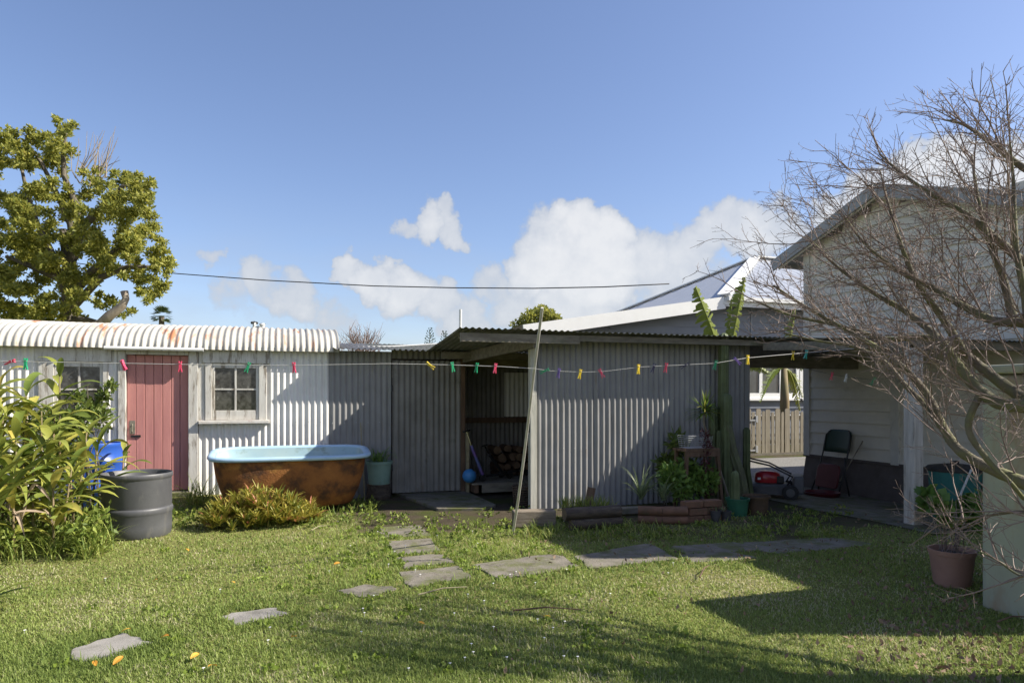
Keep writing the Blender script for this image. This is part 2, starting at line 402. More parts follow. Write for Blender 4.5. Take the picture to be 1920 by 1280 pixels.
mat('chair_red', (.10,.012,.018), (.08,.01,.014), 5, .45)
mat('black_metal', (.02,.02,.02), None, 5, .45)
mat('rubber', (.018,.018,.018), (.03,.03,.03), 20, .85)
mat('mower_red', (.36,.015,.02), (.30,.012,.018), 4, .3, coat=.4)
mat('mower_deck', (.10,.10,.105), (.07,.07,.07), 6, .5)
mat('scooter_blue', (.08,.16,.32), (.17,.09,.28), 6, .35)
mat('chrome', (.5,.5,.5), None, 5, .25, metal=1)
mat('ball_blue', (.05,.22,.50), None, 5, .4)
mat('firewood', (.16,.10,.06), (.09,.055,.035), 9, .9, stretch=(2,.6,2), bump=.5)
mat('firewood_end', (.19,.125,.075), (.11,.07,.042), 12, .9)
mat('wicker', (.10,.07,.05), (.07,.05,.035), 12, .85)
mat('cactus', (.12,.15,.065), (.08,.10,.042), 6, .6, stain=((.16,.17,.11), 8, (1,1,.5), .64, .8))
mat('cactus_old', (.15,.17,.085), (.10,.10,.06), 7, .75, stain=((.24,.22,.15), 6, (1,1,1), .6, .75))
mat('bark', (.16,.14,.11), (.09,.078,.06), 8, .9, stretch=(3,3,.6), bump=.6, bscale=20)
mat('bark_pale', (.34,.29,.23), (.22,.18,.14), 6, .9, stretch=(2,2,.6))
mat('bare_bark', (.15,.128,.095), (.09,.078,.055), 9, .85, stain=((.145,.15,.06), 7, (1,1,1), .45, .65), stain2=((.24,.22,.18), 11, (1,1,1), .62, .75), bump=.5, bscale=40)
mat('twig_bark', (.27,.205,.18), (.165,.12,.104), 6, .7)
mat('banana_stem', (.24,.17,.10), (.15,.14,.06), 6, .8, stretch=(3,3,.6))
for nm, cc in (('pink', (.75,.06,.14)), ('green', (.02,.36,.16)), ('yellow', (.75,.55,.03)), ('purple', (.16,.10,.36)), ('navy', (.035,.03,.09)), ('teal', (.02,.30,.26)), ('white', (.7,.7,.68))):
    mat('peg_'+nm, cc, tuple(q*.85 for q in cc), 20, .4)
leafmat('ginger_leaf', (.14,.20,.04), (.38,.38,.075), (.58,.48,.12), .5, .35, attr=False)
leafmat('flax_leaf', (.08,.12,.025), (.22,.25,.045), (.28,.20,.05), .4, .25, attr=False)
leafmat('shrub_leaf', (.07,.115,.025), (.21,.25,.05), None, .4, .3)
leafmat('weed_leaf', (.11,.17,.03), (.30,.35,.07), (.42,.36,.15), .55, .35)
leafmat('tree_leaf', (.18,.215,.05), (.50,.47,.10), (.60,.50,.13), .5, .5)
leafmat('brom_leaf', (.16,.20,.03), (.46,.38,.07), (.50,.20,.11), .5, .35)
leafmat('dry_leaf', (.30,.22,.15), (.42,.33,.24), None, .7, .25)
leafmat('banana_leaf', (.10,.17,.03), (.30,.33,.05), None, .45, .4)
leafmat('palm_leaf', (.03,.055,.02), (.09,.12,.04), None, .5, .2)
leafmat('house_leaf', (.11,.20,.04), (.24,.36,.08), None, .45, .35)
leafmat('spider_leaf', (.13,.18,.08), (.26,.31,.16), None, .45, .35)
leafmat('red_leaf', (.07,.02,.025), (.14,.05,.05), None, .5, .3)
leafmat('yellow_leaf', (.52,.25,.03), (.62,.38,.06), None, .6, .2, attr=False)
leafmat('litter', (.15,.10,.07), (.30,.21,.14), (.42,.34,.26), .8, .1)
leafmat('grass', (.15,.215,.045), (.32,.385,.10), (.50,.46,.29), .6, .4, patch=0.8, pscale=1.1)
leafmat('grass_lush', (.15,.22,.035), (.33,.42,.07), None, .5, .4, patch=.4)
M = MATS
# ------------------------------------------------------------------ ground
def sstep(x, a, b):
    t = np.clip((np.asarray(x, float)-a)/(b-a), 0, 1); return t*t*(3-2*t)
def gz(a, b):
    a = np.asarray(a, float); b = np.asarray(b, float)
    h = 0.13*sstep(b, 7.9, 9.1)*sstep(-a, -0.9, 0.6)
    h = h+0.012*np.sin(a*1.7+b*0.6)*np.sin(b*1.9-a*0.4)*sstep(-b, -7.2, -6.2)
    h = h-0.105*sstep(a, 6.2, 7.6)*sstep(b, 4.4, 6.4)*sstep(-b, -12.0, -10.0)
    return h
def gzf(a, b): return float(gz(a, b))
def dirt_mask(a, b):
    a = np.asarray(a, float); b = np.asarray(b, float)
    w = 0.22*np.sin(a*3.1+b*1.3)+0.12*np.sin(a*7.7-b*5.1)
    m = sstep(b+w, 6.55, 7.0)*sstep(a+w, 0.2, 0.9)                       # in front of the sheds
    m = np.maximum(m, .62*sstep(b+w, 5.35, 5.9)*sstep(a+w, 2.7, 3.3))
    m = np.maximum(m, sstep(a+w, 4.1, 4.9)*sstep(b+w, 5.0, 5.8)*0.9)     # under the verandah
    m = np.maximum(m, sstep(a+0.4*w, 3.5, 4.2)*sstep(-b, -3.3, -2.2)*0.8)  # litter under the bare tree
    return m
def build_ground():
    def axis(lo, hi, step, far):
        core = np.arange(lo, hi+1e-6, step); k = [1.3**i for i in range(1, 24)]
        ext = np.array([q for q in np.cumsum(np.array(k)*step) if q < far]+[far])
        return np.concatenate([lo-ext[::-1], core, hi+ext])
    ax = axis(-6, 9, 0.14, 600); by = axis(-1, 13, 0.14, 600)
    A, B = np.meshgrid(ax, by); Z = gz(A, B)
    V = np.stack([A.ravel(), B.ravel(), Z.ravel()], 1)
    n = len(ax); m = len(by)
    i, j = np.meshgrid(np.arange(n-1), np.arange(m-1)); k = (j*n+i).ravel()
    F = np.stack([k, k+1, k+n+1, k+n], 1)
    g = bpy.data.materials.new('ground'); g.use_nodes = True; nt = g.node_tree; N = nt.nodes; L = nt.links
    bs = N['Principled BSDF']; bs.inputs['Roughness'].default_value = .95; bs.inputs['Specular IOR Level'].default_value = .1
    at = N.new('ShaderNodeAttribute'); at.attribute_name = 'rnd'
    tc = N.new('ShaderNodeTexCoord')
    def nz(s, d=6):
        q = N.new('ShaderNodeTexNoise'); q.inputs['Scale'].default_value = s; q.inputs['Detail'].default_value = d
        L.new(tc.outputs['Object'], q.inputs['Vector']); return q.outputs['Fac']
    def rm(v, a_, b_):
        q = N.new('ShaderNodeMapRange'); q.inputs[1].default_value = a_; q.inputs[2].default_value = b_; L.new(v, q.inputs[0]); return q.outputs[0]
    def mx(f, a_, b_):
        q = N.new('ShaderNodeMix'); q.data_type = 'RGBA'; L.new(f, q.inputs[0])
        for ii, c_ in ((6, a_), (7, b_)):
            if isinstance(c_, tuple): q.inputs[ii].default_value = (*c_, 1)
            else: L.new(c_, q.inputs[ii])
        return q.outputs[2]
    green = mx(rm(nz(3), .35, .65), (.13,.155,.035), (.19,.19,.06))
    green = mx(rm(nz(40), .45, .7), green, (.22,.19,.10))
    dirt = mx(rm(nz(6), .3, .7), (.085,.068,.048), (.055,.045,.032))
    dirt = mx(rm(nz(2.2), .47, .66), dirt, (.060,.072,.020))
    dirt = mx(rm(nz(60, 3), .6, .75), dirt, (.13,.11,.085))
    L.new(mx(at.outputs['Fac'], green, dirt), bs.inputs['Base Color'])
    bp = N.new('ShaderNodeBump'); bp.inputs['Strength'].default_value = .7; bp.inputs['Distance'].default_value = .02
    L.new(nz(70, 4), bp.inputs['Height']); L.new(bp.outputs[0], bs.inputs['Normal'])
    o = np_mesh('lawn_ground', V, F, g, rnd=dirt_mask(A, B).ravel(), smooth=True)
    tag(o, kind='structure')
build_ground()

mat('gravel', (.28,.27,.25), (.20,.195,.185), 30, .95, bump=.8, bscale=120, fine=.5, stain=((.13,.14,.06), 1.5, (1,1,1), .56, .7))
dr = MB(); gx = np.linspace(5.95, 22, 60); gy = np.linspace(8.75, 12.25, 24)
dr.add([(x, y+.12*math.sin(x*1.3)*(j == 0), gzf(x, y)+.006) for j, y in enumerate(gy) for x in gx], [(j*60+i, j*60+i+1, j*60+61+i, j*60+60+i) for j in range(23) for i in range(59)])
tag(dr.build('gravel_driveway', M['gravel'], smooth=True), kind='structure')

# stepping stones and slabs of the garden path, each a piece of its own
path = bpy.data.objects.new('garden_path', None); COL.objects.link(path); tag(path, kind='structure')
STONES = [
 ([(128,1215),(236,1183),(294,1203),(150,1244)], 'concrete'), ([(410,1150),(508,1133),(542,1146),(446,1171)], 'concrete'),
 ([(632,1103),(680,1091),(750,1096),(690,1116)], 'concrete_dark'), ([(743,1069),(862,1058),(880,1076),(766,1096)], 'concrete_dark'),
 ([(742,1042),(828,1036),(846,1052),(756,1061)], 'concrete_dark'), ([(724,1012),(804,1007),(824,1030),(738,1037)], 'concrete_dark'),
 ([(712,984),(790,980),(806,999),(722,1004)], 'concrete_dark'), ([(884,1054),(1040,1034),(1088,1058),(930,1080)], 'concrete_dark'),
 ([(1082,1040),(1215,1018),(1274,1047),(1110,1064)], 'concrete_dark'), ([(1252,1021),(1372,1013),(1432,1028),(1290,1036)], 'concrete_dark'),
 ([(1268,1038),(1374,1031),(1416,1043),(1300,1052)], 'concrete_dark'), ([(1388,1012),(1560,1002),(1642,1014),(1440,1034)], 'concrete_dark')]
STONE_POLYS = []
for poly, mt in STONES:
    pts = [onG(u, v, 0.02) for u, v in poly]
    c_ = sum(pts, Vector())/4; out = []; k_ = 1.07 if len(STONE_POLYS) in (3, 4, 5, 6) else 1.04
    pts = [c_+(p-c_)*k_ for p in pts]
    for i in range(4):
        p, q = pts[i], pts[(i+1) % 4]
        for t in (0.06, .28, .5, .72, .94):
            w = p.lerp(q, t); dd = (w-c_).normalized()
            e_ = rng.uniform(-.035, .018)*(1 if abs(t-.5) < .3 else 1.3); out.append((w.x+dd.x*e_, w.y+dd.y*e_))
    STONE_POLYS.append(np.array(out))
    z = gzf(c_.x, c_.y)
    b_ = MB(); b_.prism(out, z-.04, z+.006+rng.uniform(-.003, .005)); bevel(b_.build('paving_slab', M[mt], path), .006, 2)
# concrete apron at the shed entrance
pad = MB(); pp = [onG(u, v) for u, v in ((735,926),(862,919),(930,950),(905,957),(820,958),(775,940))]
pad.prism([(p.x, p.y) for p in pp], -.03, .035); tag(bevel(pad.build('concrete_apron', M['concrete_dark']), .01), kind='structure')
vf = MB(); gx = np.linspace(6.0, 8.0, 16); gy = np.linspace(5.0, 8.8, 24)
vf.add([(x, y, gzf(x, y)+.01) for y in gy for x in gx], [(j*16+i, j*16+i+1, j*16+17+i, j*16+16+i) for j in range(23) for i in range(15)])
tag(vf.build('verandah_floor', M['concrete_dark'], smooth=True), kind='structure')

# ------------------------------------------------------------------ white hut
def AU(u, B=9.25): return onB(u, 700, B).x
def ZV(u, v, B=9.25): return onB(u, v, B).z
HB = 9.25
hut = thing('white_hut', (-1.7, 9.25, .1), 'white corrugated iron hut with a curved roof and dull red door', 'hut')
def hut_sheet(a0, a1, z0, z1, b=HB, m='white_iron', parent=None, name='wall_sheet'):
    w = a1-a0
    x = a0
    while x < a1-1e-4:
        e = min(a1, x+.686)
        if a1-e < .16: e = a1
        q = MB(); q.corr((x, b, z0), (1,0,0), (0,0,1), e-x, z1-z0, (0,-1,0), rows=4, phase=(x/.0762) % 1, wav=.0015)
        q.build(name, M[m], parent or hut, smooth=True); x = e
hut_sheet(-4.1, -2.69, .05, 1.95)
hut_sheet(-2.69, -1.965, .05, 1.01)
hut_sheet(-1.973, -1.878, .05, 1.95, b=HB-.004)
hut_sheet(-.995, -.205, .05, 1.03)
hut_sheet(-.205, .56, .05, 1.95)
# hidden sides, back and floor keep the inside dark
q = MB(); q.box(-4.1, -4.07, 9.27, 11.3, .05, 1.95); q.box(.52, .55, 9.27, 11.3, .05, 1.95); q.box(-4.07, .52, 11.28, 11.3, .05, 1.95); q.build('side_wall', M['white_iron'], hut)
# curved roof in sheets
def arc(t):                         # t 0..1 front eave to rear eave
    w, h = 1.16, .375; x = -math.cos(math.pi*t)
    return (10.30+w*x, 1.925+h*(1-abs(x)**2.15)**(1/2.0))
NS = 22; xs = -4.2
k = 0
while xs < .64:
    e = min(.66, xs+.64); wd = e-xs+.03; q = MB(); seg = 8; n = int(round(wd/.0762*seg)); vs = []
    lift = .003*(k % 2)
    for j in range(NS+1):
        y, z = arc(j/NS); y2, z2 = arc(min(1, j/NS+.01)); y1, z1 = arc(max(0, j/NS-.01))
        ty, tz = y2-y1, z2-z1; l = math.hypot(ty, tz); ny, nz_ = -tz/l, ty/l
        for i in range(n+1):
            x = xs+wd*i/n; d = .0105*math.cos(2*math.pi*x/.0762)+lift+.004*math.sin(x*2.1+j*.3)
            vs.append((x, y+ny*d, z+nz_*d))
    fs = [(j*(n+1)+i, j*(n+1)+i+1, (j+1)*(n+1)+i+1, (j+1)*(n+1)+i) for j in range(NS) for i in range(n)]
    q.add(vs, fs); q.build('roof_sheet', M['roof_iron'], hut, smooth=True); xs = e; k += 1
q = MB(); q.tube([(-2.0, 9.128, 1.922), (-.93, 9.128, 1.919)], .022, 12); q.build('gutter_pipe', M['pvc_white'], hut, smooth=True, auto=40)
# door
a0, a1 = AU(237), AU(353)
door = bpy.data.objects.new('door', None); COL.objects.link(door); door.parent = hut; door.location = Vector((a0, HB+.03, .2))-wloc(hut)
npl = 7; w = (a1-a0)/npl
for i in range(npl):
    q = MB(); dz = rng.uniform(0, .02); db = rng.uniform(-.003, .003)
    q.box(a0+i*w+.0025, a0+(i+1)*w-.0025, HB+.03+db, HB+.055+db, .19+dz, 1.852)
    bevel(q.build('plank', M['red_door'], door), .004)
for zz in (.3, 1.5):
    q = MB(); q.box(a0, a1, HB+.057, HB+.08, zz, zz+.1); q.build('ledge', M['red_door'], door)
q = MB(); q.tube([(a0+.06, HB+.03, 1.02), (a0+.06, HB+.005, 1.0), (a0+.06, HB-.005, .93), (a0+.055, HB+.02, .90)], .008, 8); q.box(a0+.03, a0+.09, HB+.022, HB+.029, .9, 1.06); q.build('latch', M['old_wood'], door)
q = MB(); q.box(a0+.045, a0+.15, HB+.012, HB+.03, .86, .885); q.build('bolt', M['black_metal'], door)
for (u0, u1, z1) in ((222, 236.5, 1.9), (353.5, 372, 1.9)):
    q = MB(); q.box(AU(u0), AU(u1), HB-.035, HB+.05, .1, z1); bevel(q.build('door_jamb', M['white_wood'], hut), .005)
q = MB(); q.box(a0-.005, a1+.005, HB-.03, HB+.05, 1.857, 1.93); q.build('door_head', M['white_wood'], hut)
q = MB(); q.box(a0-.04, a1+.06, HB-.12, HB+.08, .08, .185); bevel(q.build('door_step', M['concrete_dark'], hut), .008)
q = MB(); q.box(a0, a1, HB+.35, HB+.36, .1, 1.9); q.build('inner_lining', M['foundation'], hut)
# windows
def hut_window(c0, c1, g0, g1, zt, zg1, zg0, zs, s0, s1):
    """casing c0..c1, glass g0..g1 (a), head top zt, glass zg1..zg0, sill top zs over s0..s1"""
    wn = bpy.data.objects.new('window', None); COL.objects.link(wn); wn.parent = hut; wn.location = Vector(((c0+c1)/2, HB, zs))-wloc(hut)
    for x0, x1 in ((c0, g0-.035), (g1+.035, c1)):
        q = MB(); q.box(x0, x1, HB-.03, HB+.03, zs, zg1+.06); bevel(q.build('casing', M['white_wood'], wn), .004)
    q = MB(); q.box(c0-.03, c1+.03, HB-.034, HB+.03, zg1+.062, zt); bevel(q.build('head_board', M['white_wood'], wn), .004)
    q = MB()
    q.box(g0-.034, g0, HB-.012, HB+.03, zs+.002, zg1+.06); q.box(g1, g1+.034, HB-.012, HB+.03, zs+.002, zg1+.06)
    q.box(g0+.0005, g1-.0005, HB-.012, HB+.03, zg1, zg1+.06); q.box(g0+.0005, g1-.0005, HB-.014, HB+.03, zs+.002, zg0)
    bevel(q.build('sash_frame', M['white_wood'], wn), .004)
    gm = (g0+g1)/2; zm = (zg0+zg1)/2
    q = MB(); q.box(gm-.011, gm+.011, HB-.008, HB+.02, zg0, zg1); q.box(g0, gm-.0115, HB-.006, HB+.02, zm-.009, zm+.009); q.box(gm+.0115, g1, HB-.006, HB+.02, zm-.009, zm+.009)
    q.build('glazing_bar', M['white_wood'], wn)
    for x0, x1 in ((g0, gm), (gm, g1)):
        for z0, z1 in ((zg0, zm), (zm, zg1)):
            q = MB(); q.box(x0+.001, x1-.001, HB+.006+rng.uniform(-.001, .001), HB+.01, z0+.001, z1-.001); q.build('pane', M['glass_dark'], wn)
    q = MB(); q.box(s0, s1, HB-.085, HB+.03, zs-.045, zs-.002); bevel(q.build('sill', M['white_sill'], wn), .006)
hut_window(AU(385), AU(500), AU(403), AU(480), 1.93, ZV(440,690), ZV(440,769), ZV(440,787), AU(373), AU(505))
hut_window(-2.69, -1.975, -2.50, -2.07, 1.93, 1.70, 1.17, 1.03, -2.78, -1.93)
for u0, u1 in ((372.5, 384),):
    q = MB(); q.box(AU(u0), AU(u1), HB-.012, HB+.03, 1.04, 1.93); q.build('cover_board', M['white_wood'], hut)

# ------------------------------------------------------------------ grey annex between the hut and the shed
annex = thing('grey_annex', (1.4, 9.25, 0), 'low grey corrugated annex with an iron door beside the white hut', 'shed')
q = MB(); q.corr((.562, HB+.006, .0), (1,0,0), (0,0,1), 1.375-.562, 1.95, (0,-1,0), rows=4, phase=.3, wav=.002); q.build('wall_sheet', M['grey_iron'], annex, smooth=True)
ad0, ad1 = 1.385, 2.335
dr_ = bpy.data.objects.new('door', None); COL.objects.link(dr_); dr_.parent = annex; dr_.location = Vector((ad0, HB-.03, 0))-wloc(annex)
for x0, x1, ph in ((ad0, 1.90, .1), (1.895, ad1, .55)):
    q = MB(); q.corr((x0, HB-.035-(.004 if x0 > 1.5 else 0), .05), (1,0,0), (0,0,1), x1-x0, 1.785, (0,-1,0), rows=4, phase=ph, wav=.002); q.build('door_sheet', M['grey_iron_old'], dr_, smooth=True)
for zz in (.2, 1.6):
    q = MB(); q.box(ad0, ad1, HB-.022, HB, zz, zz+.1); q.build('ledge', M['old_wood'], dr_)
for zz in (.35, 1.42):
    q = MB(); q.box(ad0-.012, ad0+.004, HB-.06, HB-.02, zz, zz+.08); q.build('hinge', M['black_metal'], dr_)
q = MB(); q.corr((ad0, HB+.03, 1.86), (1,0,0), (0,0,1), ad1-ad0, .12, (0,-1,0), phase=.4); q.build('lintel_sheet', M['grey_iron_old'], annex, smooth=True)
q = MB(); q.box(ad1-.005, ad1+.055, HB-.06, HB+.06, 0, 1.95); q.build('end_post', M['brown_wood'], annex)
q = MB(); q.box(ad0, ad1, HB+.25, HB+.27, 0, 1.95); q.build('inner_lining', M['foundation'], annex)
for i in range(4):
    x0 = .61+i*.62; q = MB(); dv = Vector((0, 2.5, .25)).normalized()
    q.corr((x0, HB-.29, 1.957+.002*(i % 2)), (1,0,0), dv, .64, 2.6, (0,-.1,1), rows=3, phase=(x0/.0762) % 1, wav=.002); q.build('roof_sheet', M['mossy_iron' if i else 'grey_iron_old'], annex, smooth=True)
q = MB(); q.tube([onB(624, 652, 10.2), onB(740, 649.5, 10.2), onB(832, 644, 10.2), onB(866, 636, 10.1)], .014, 8); q.build('roof_pipe', M['pvc_white'], annex, smooth=True, auto=40)
q = MB(); q.box(.56, .6, HB+.02, 11.5, 0, 1.9); q.box(.6, 5.8, 11.6, 11.63, 0, 2.1); q.build('side_wall', M['grey_iron_old'], annex)

# ------------------------------------------------------------------ grey shed
shed = thing('grey_shed', (4.3, 7.63, 0), 'grey corrugated iron garden shed with open doorway at its left', 'shed')
SB = 7.63
x = 2.85; i = 0
while x < 5.84:
    e = min(5.85, x+.762); q = MB()
    q.corr((x, SB-.007*(i % 2), .0), (1,0,0), (0,0,1), e-x+.03*(e < 5.8), 2.06, (0,-1,0), rows=5, phase=(x/.0762) % 1, wav=.002)
    q.build('wall_sheet', M['grey_iron'], shed, smooth=True); x = e; i += 1
def nails(a0, a1, b, zs, parent):
    q = MB(); x = math.ceil(a0/.1524)*.1524
    while x < a1:
        for z in zs:
            c_ = (x+rng.uniform(-.004, .004), b, z+rng.uniform(-.008, .008)); q.add([(c_[0]+.006*math.cos(w), b-.004*(1 if k else 1), c_[2]+.006*math.sin(w)) for k, w in enumerate([1.047*i for i in range(6)])]+[(c_[0], b-.008, c_[2])], [(i, (i+1) % 6, 6) for i in range(6)])
        x += .1524
    tag(q.build('nail_heads', M['galv'], parent), kind='stuff')
nails(2.9, 5.8, SB-.0105, (.12, .72, 1.33, 1.93), shed)
nails(.6, 1.36, HB-.005, (.15, 1.0, 1.8), annex)
nails(-.18, .52, HB-.0105, (.2, 1.02, 1.82), hut)
q = MB(); q.corr((5.85, SB, .0), (0,1,0), (0,0,1), 3.0, 2.06, (1,0,0), rows=2); q.build('side_sheet', M['grey_iron'], shed, smooth=True)
q = MB(); q.box(5.80, 5.875, SB-.03, SB+.05, 0, 2.04); q.build('corner_trim', M['grey_iron'], shed)
q = MB(); q.box(2.765, 2.845, SB-.05, SB+.03, 0, 1.98); bevel(q.build('door_post', M['pale_post'], shed), .005)
q = MB(); q.box(2.755, 2.764, SB-.03, SB+.0, .92, 1.03); q.build('hasp', M['black_metal'], shed)
q = MB(); q.bar((1.86, 7.37, 2.01), (3.3, 7.37, 2.015), .04, .10); bevel(q.build('fascia_board', M['old_wood'], shed), .004)
q = MB(); q.bar((3.3, 7.39, 2.035), (7.98, 7.39, 2.045), .04, .07); q.build('eave_batten', M['old_wood'], shed)
q = MB(); q.bar((2.37, 9.2, 1.885), (2.76, 7.41, 1.985), .045, .14); bevel(q.build('rafter', M['old_wood'], shed), .004)
q = MB(); q.bar((2.36, 9.9, 1.86), (4.2, 9.9, 1.86), .05, .16); q.build('inner_beam', M['tan_wood'], shed)
q = MB(); q.bar((2.0, 8.95, 1.90), (7.98, 8.95, 1.90), .05, .09); q.build('purlin', M['old_wood'], shed)
for i in range(10):
    x0 = 1.84+i*.62; q = MB(); dv = Vector((0, 1.72, -.14)).normalized()
    q.corr((x0, 7.29, 2.108+.002*(i % 2)), (1,0,0), dv, min(.64, 8.0-x0), 1.76, (0,0,1), rows=4, phase=(x0/.0762) % 1, amp=.009, wav=.003)
    q.build('roof_sheet', M['mossy_iron'], shed, smooth=True)
for i in range(6):
    x0 = 2.2+i*.62; q = MB(); dv = Vector((0, 2.6, .2)).normalized()
    q.corr((x0, 9.0, 1.955), (1,0,0), dv, .64, 2.7, (0,0,1), rows=2, phase=(x0/.0762) % 1); q.build('roof_sheet', M['mossy_iron'], shed, smooth=True)
x = 2.0
while x < 5.8:
    q = MB(); q.corr((x, 10.2, 0), (1,0,0), (0,0,1), .70, 1.98, (0,-1,0), rows=2, phase=.2); q.build('back_sheet', M['grey_iron_old'], shed, smooth=True); x += .68
p0, p1 = onB(945, 698, 10.14), onB(1002, 780, 10.14)
q = MB(); q.corr((p0.x, 10.14, p1.z), (1,0,0), (0,0,1), p1.x-p0.x, p0.z-p1.z, (0,-1,0)); q.build('white_panel', M['white_iron'], shed, smooth=True)
q = MB(); q.bar((2.2, 10.14, .98), (5.8, 10.14, .98), .04, .08); q.build('girt', M['brown_wood'], shed)
vp = thing('vent_pipe', onB(863, 630, 7.9), 'thin white vent pipe standing up from the shed roof', 'pipe')
q = MB(); q.tube([onB(863, 632, 7.9), onB(863.5, 580, 7.9)], .017, 10); q.build('pipe', M['pvc_white'], vp, smooth=True, auto=40)
q = MB(); q.lathe([(.03, 0), (.03, .02), (.019, .05)], onB(863, 633, 7.9), 10); q.build('flashing', M['galv'], vp)

# ------------------------------------------------------------------ verandah between shed and house
ver = thing('verandah_roof', (6.26, 5.45, 0), 'lean-to verandah roof on a weathered post between shed and house', 'verandah')
q = MB(); s0, s1 = Vector((5.82, 7.36, 2.095)), Vector((6.20, 5.33, 1.955)); dv = (s1-s0)
q.corr(s0, (1,0,0), dv.normalized(), 2.0, dv.length, (0,0,1), rows=4, amp=.009, wav=.003); q.build('roof_sheet', M['mossy_iron'], ver, smooth=True)
q = MB(); q.box(6.20, 6.33, 5.39, 5.52, 0, 1.90); bevel(q.build('post', M['verandah_post'], ver), .008)
q = MB(); q.bar((5.87, 7.3, 1.99), (6.25, 5.36, 1.905), .05, .10); q.build('side_beam', M['old_wood'], ver)
q = MB(); q.bar((6.2, 5.42, 1.905), (7.98, 5.42, 1.905), .05, .09); q.build('front_beam', M['old_wood'], ver)
q = MB(); q.bar((5.88, 7.9, 1.83), (7.98, 7.9, 1.83), .07, .17); q.build('cross_beam', M['old_wood'], ver)

# ------------------------------------------------------------------ weatherboard house at the right
HA = 8.0; GB, GZ, GS, ZB = 7.4, 4.30, .332, .426
house = thing('weatherboard_house', (HA, GB, -.1), 'cream weatherboard house with a grey gable in the shade at right', 'house')
z = ZB; ex = .177; HW = 8.91-GB; ZE = GZ-.06-HW*GS
while z < GZ-.1:
    zt = z+ex
    hb = HW if z < ZE-.1 else max(0, (GZ-.06-zt-.02)/GS)
    if hb > .12:
        b0, b1 = (5.45 if hb == HW else GB-hb), GB+hb
        q = MB(); vs = []
        for b in (b0, b1): vs += [(HA-.034, b, z), (HA, b, z+.004), (HA+.002, b, zt+.02), (HA-.008, b, zt+.02)]
        q.add(vs, [(0,1,2,3),(7,6,5,4),(0,3,7,4),(1,0,4,5),(2,1,5,6),(3,2,6,7)]); q.build('weatherboard', M['cream_board'], house)
    z = zt
q = MB(); q.box(HA-.045, HA+.10, 8.83, 8.955, ZB-.02, ZE); q.build('corner_board', M['house_trim'], house)
q = MB(); q.box(HA-.044, HA, 7.16, 7.29, ZB-.02, ZE); q.build('cover_board', M['house_trim'], house)
q = MB(); q.box(HA+.01, HA+.06, 5.4, 8.93, -.1, ZE); q.build('inner_wall', M['foundation'], house)
q = MB(); q.box(HA-.035, HA+.02, 5.4, 8.97, ZB-.04, ZB-.002); q.build('base_sill', M['foundation'], house)
q = MB(); vs = []
for b0_ in (5.4, 8.94): vs += [(HA-.10, b0_, -.13), (HA+.01, b0_, -.13), (HA+.01, b0_, ZB-.04), (HA-.01, b0_, ZB-.04)]
q.add(vs, [(0,1,2,3),(7,6,5,4),(0,3,7,4),(3,2,6,7)]); q.build('foundation', M['foundation'], house)
q = MB(); q.box(HA+.06, 14, 8.88, 8.93, ZB, ZE); q.build('rear_wall', M['cream_board'], house)
for sgn in (-1, 1):
    bE = GB+sgn*2.08; zE = GZ-2.08*GS; AV = 7.8
    q = MB(); n = Vector((0, sgn*GS, 1)).normalized()*.05
    vs = [Vector((AV, GB, GZ)), Vector((14, GB, GZ)), Vector((14, bE, zE)), Vector((AV, bE, zE))]
    vs = vs+[p-n for p in vs]
    q.add(vs, [(0,1,2,3),(7,6,5,4),(0,3,7,4),(3,2,6,7),(2,1,5,6)]); q.build('roof', M['barge_grey'], house)
    q = MB(); q.bar((AV-.02, GB, GZ-.085), (AV-.02, bE, zE-.085), .03, .17); q.build('barge_board', M['barge_grey'], house)
    q = MB(); q.bar((AV, bE, zE-.05), (14, bE, zE-.05), .09, .1); q.build('gutter', M['barge_grey'], house)
    q = MB(); q.bar((AV+.02, GB, GZ-.13), (AV+.02, bE-sgn*.1, zE-.10), .025, .12); q.build('under_board', M['house_trim'], house)
    q = MB(); q.add([(AV, GB, GZ-.075), (HA, GB, GZ-.075), (HA, bE, zE-.075), (AV, bE, zE-.075)], [(0,1,2,3)]); q.build('soffit', M['house_trim'], house)
# unseen blocks added beside the house, sized to cast the shade on the lawn
q = MB(); q.box(HA, 14, 3.16, 5.2, -.1, 4.5); q.build('shade_block', M['cream_board'], house)
q = MB(); q.box(HA, 14, 2.3, 3.149, -.1, 3.6); q.build('low_shade_block', M['cream_board'], house)
q = MB(); q.box(7.8, 14, 2.2, 3.149, 3.602, 3.8); q.build('low_shade_slab', M['barge_grey'], house)
q = MB(); q.box(7.8, 14, 3.15, 5.1, 4.52, 4.84); q.build('shade_slab', M['barge_grey'], house)

# low green wall at the right edge
gw = thing('green_block_wall', (4.3, 3.25, 0), 'pale green rendered block wall with rusty stains at right edge', 'wall')
q = MB(); q.box(4.3, 6.1, 2.62, 3.25, -.05, 1.50); bevel(q.build('wall', M['green_wall'], gw), .04, 4)
q = MB(); q.box(4.28, 6.12, 2.60, 3.27, 1.502, 1.56); bevel(q.build('coping', M['green_wall'], gw), .015, 3)

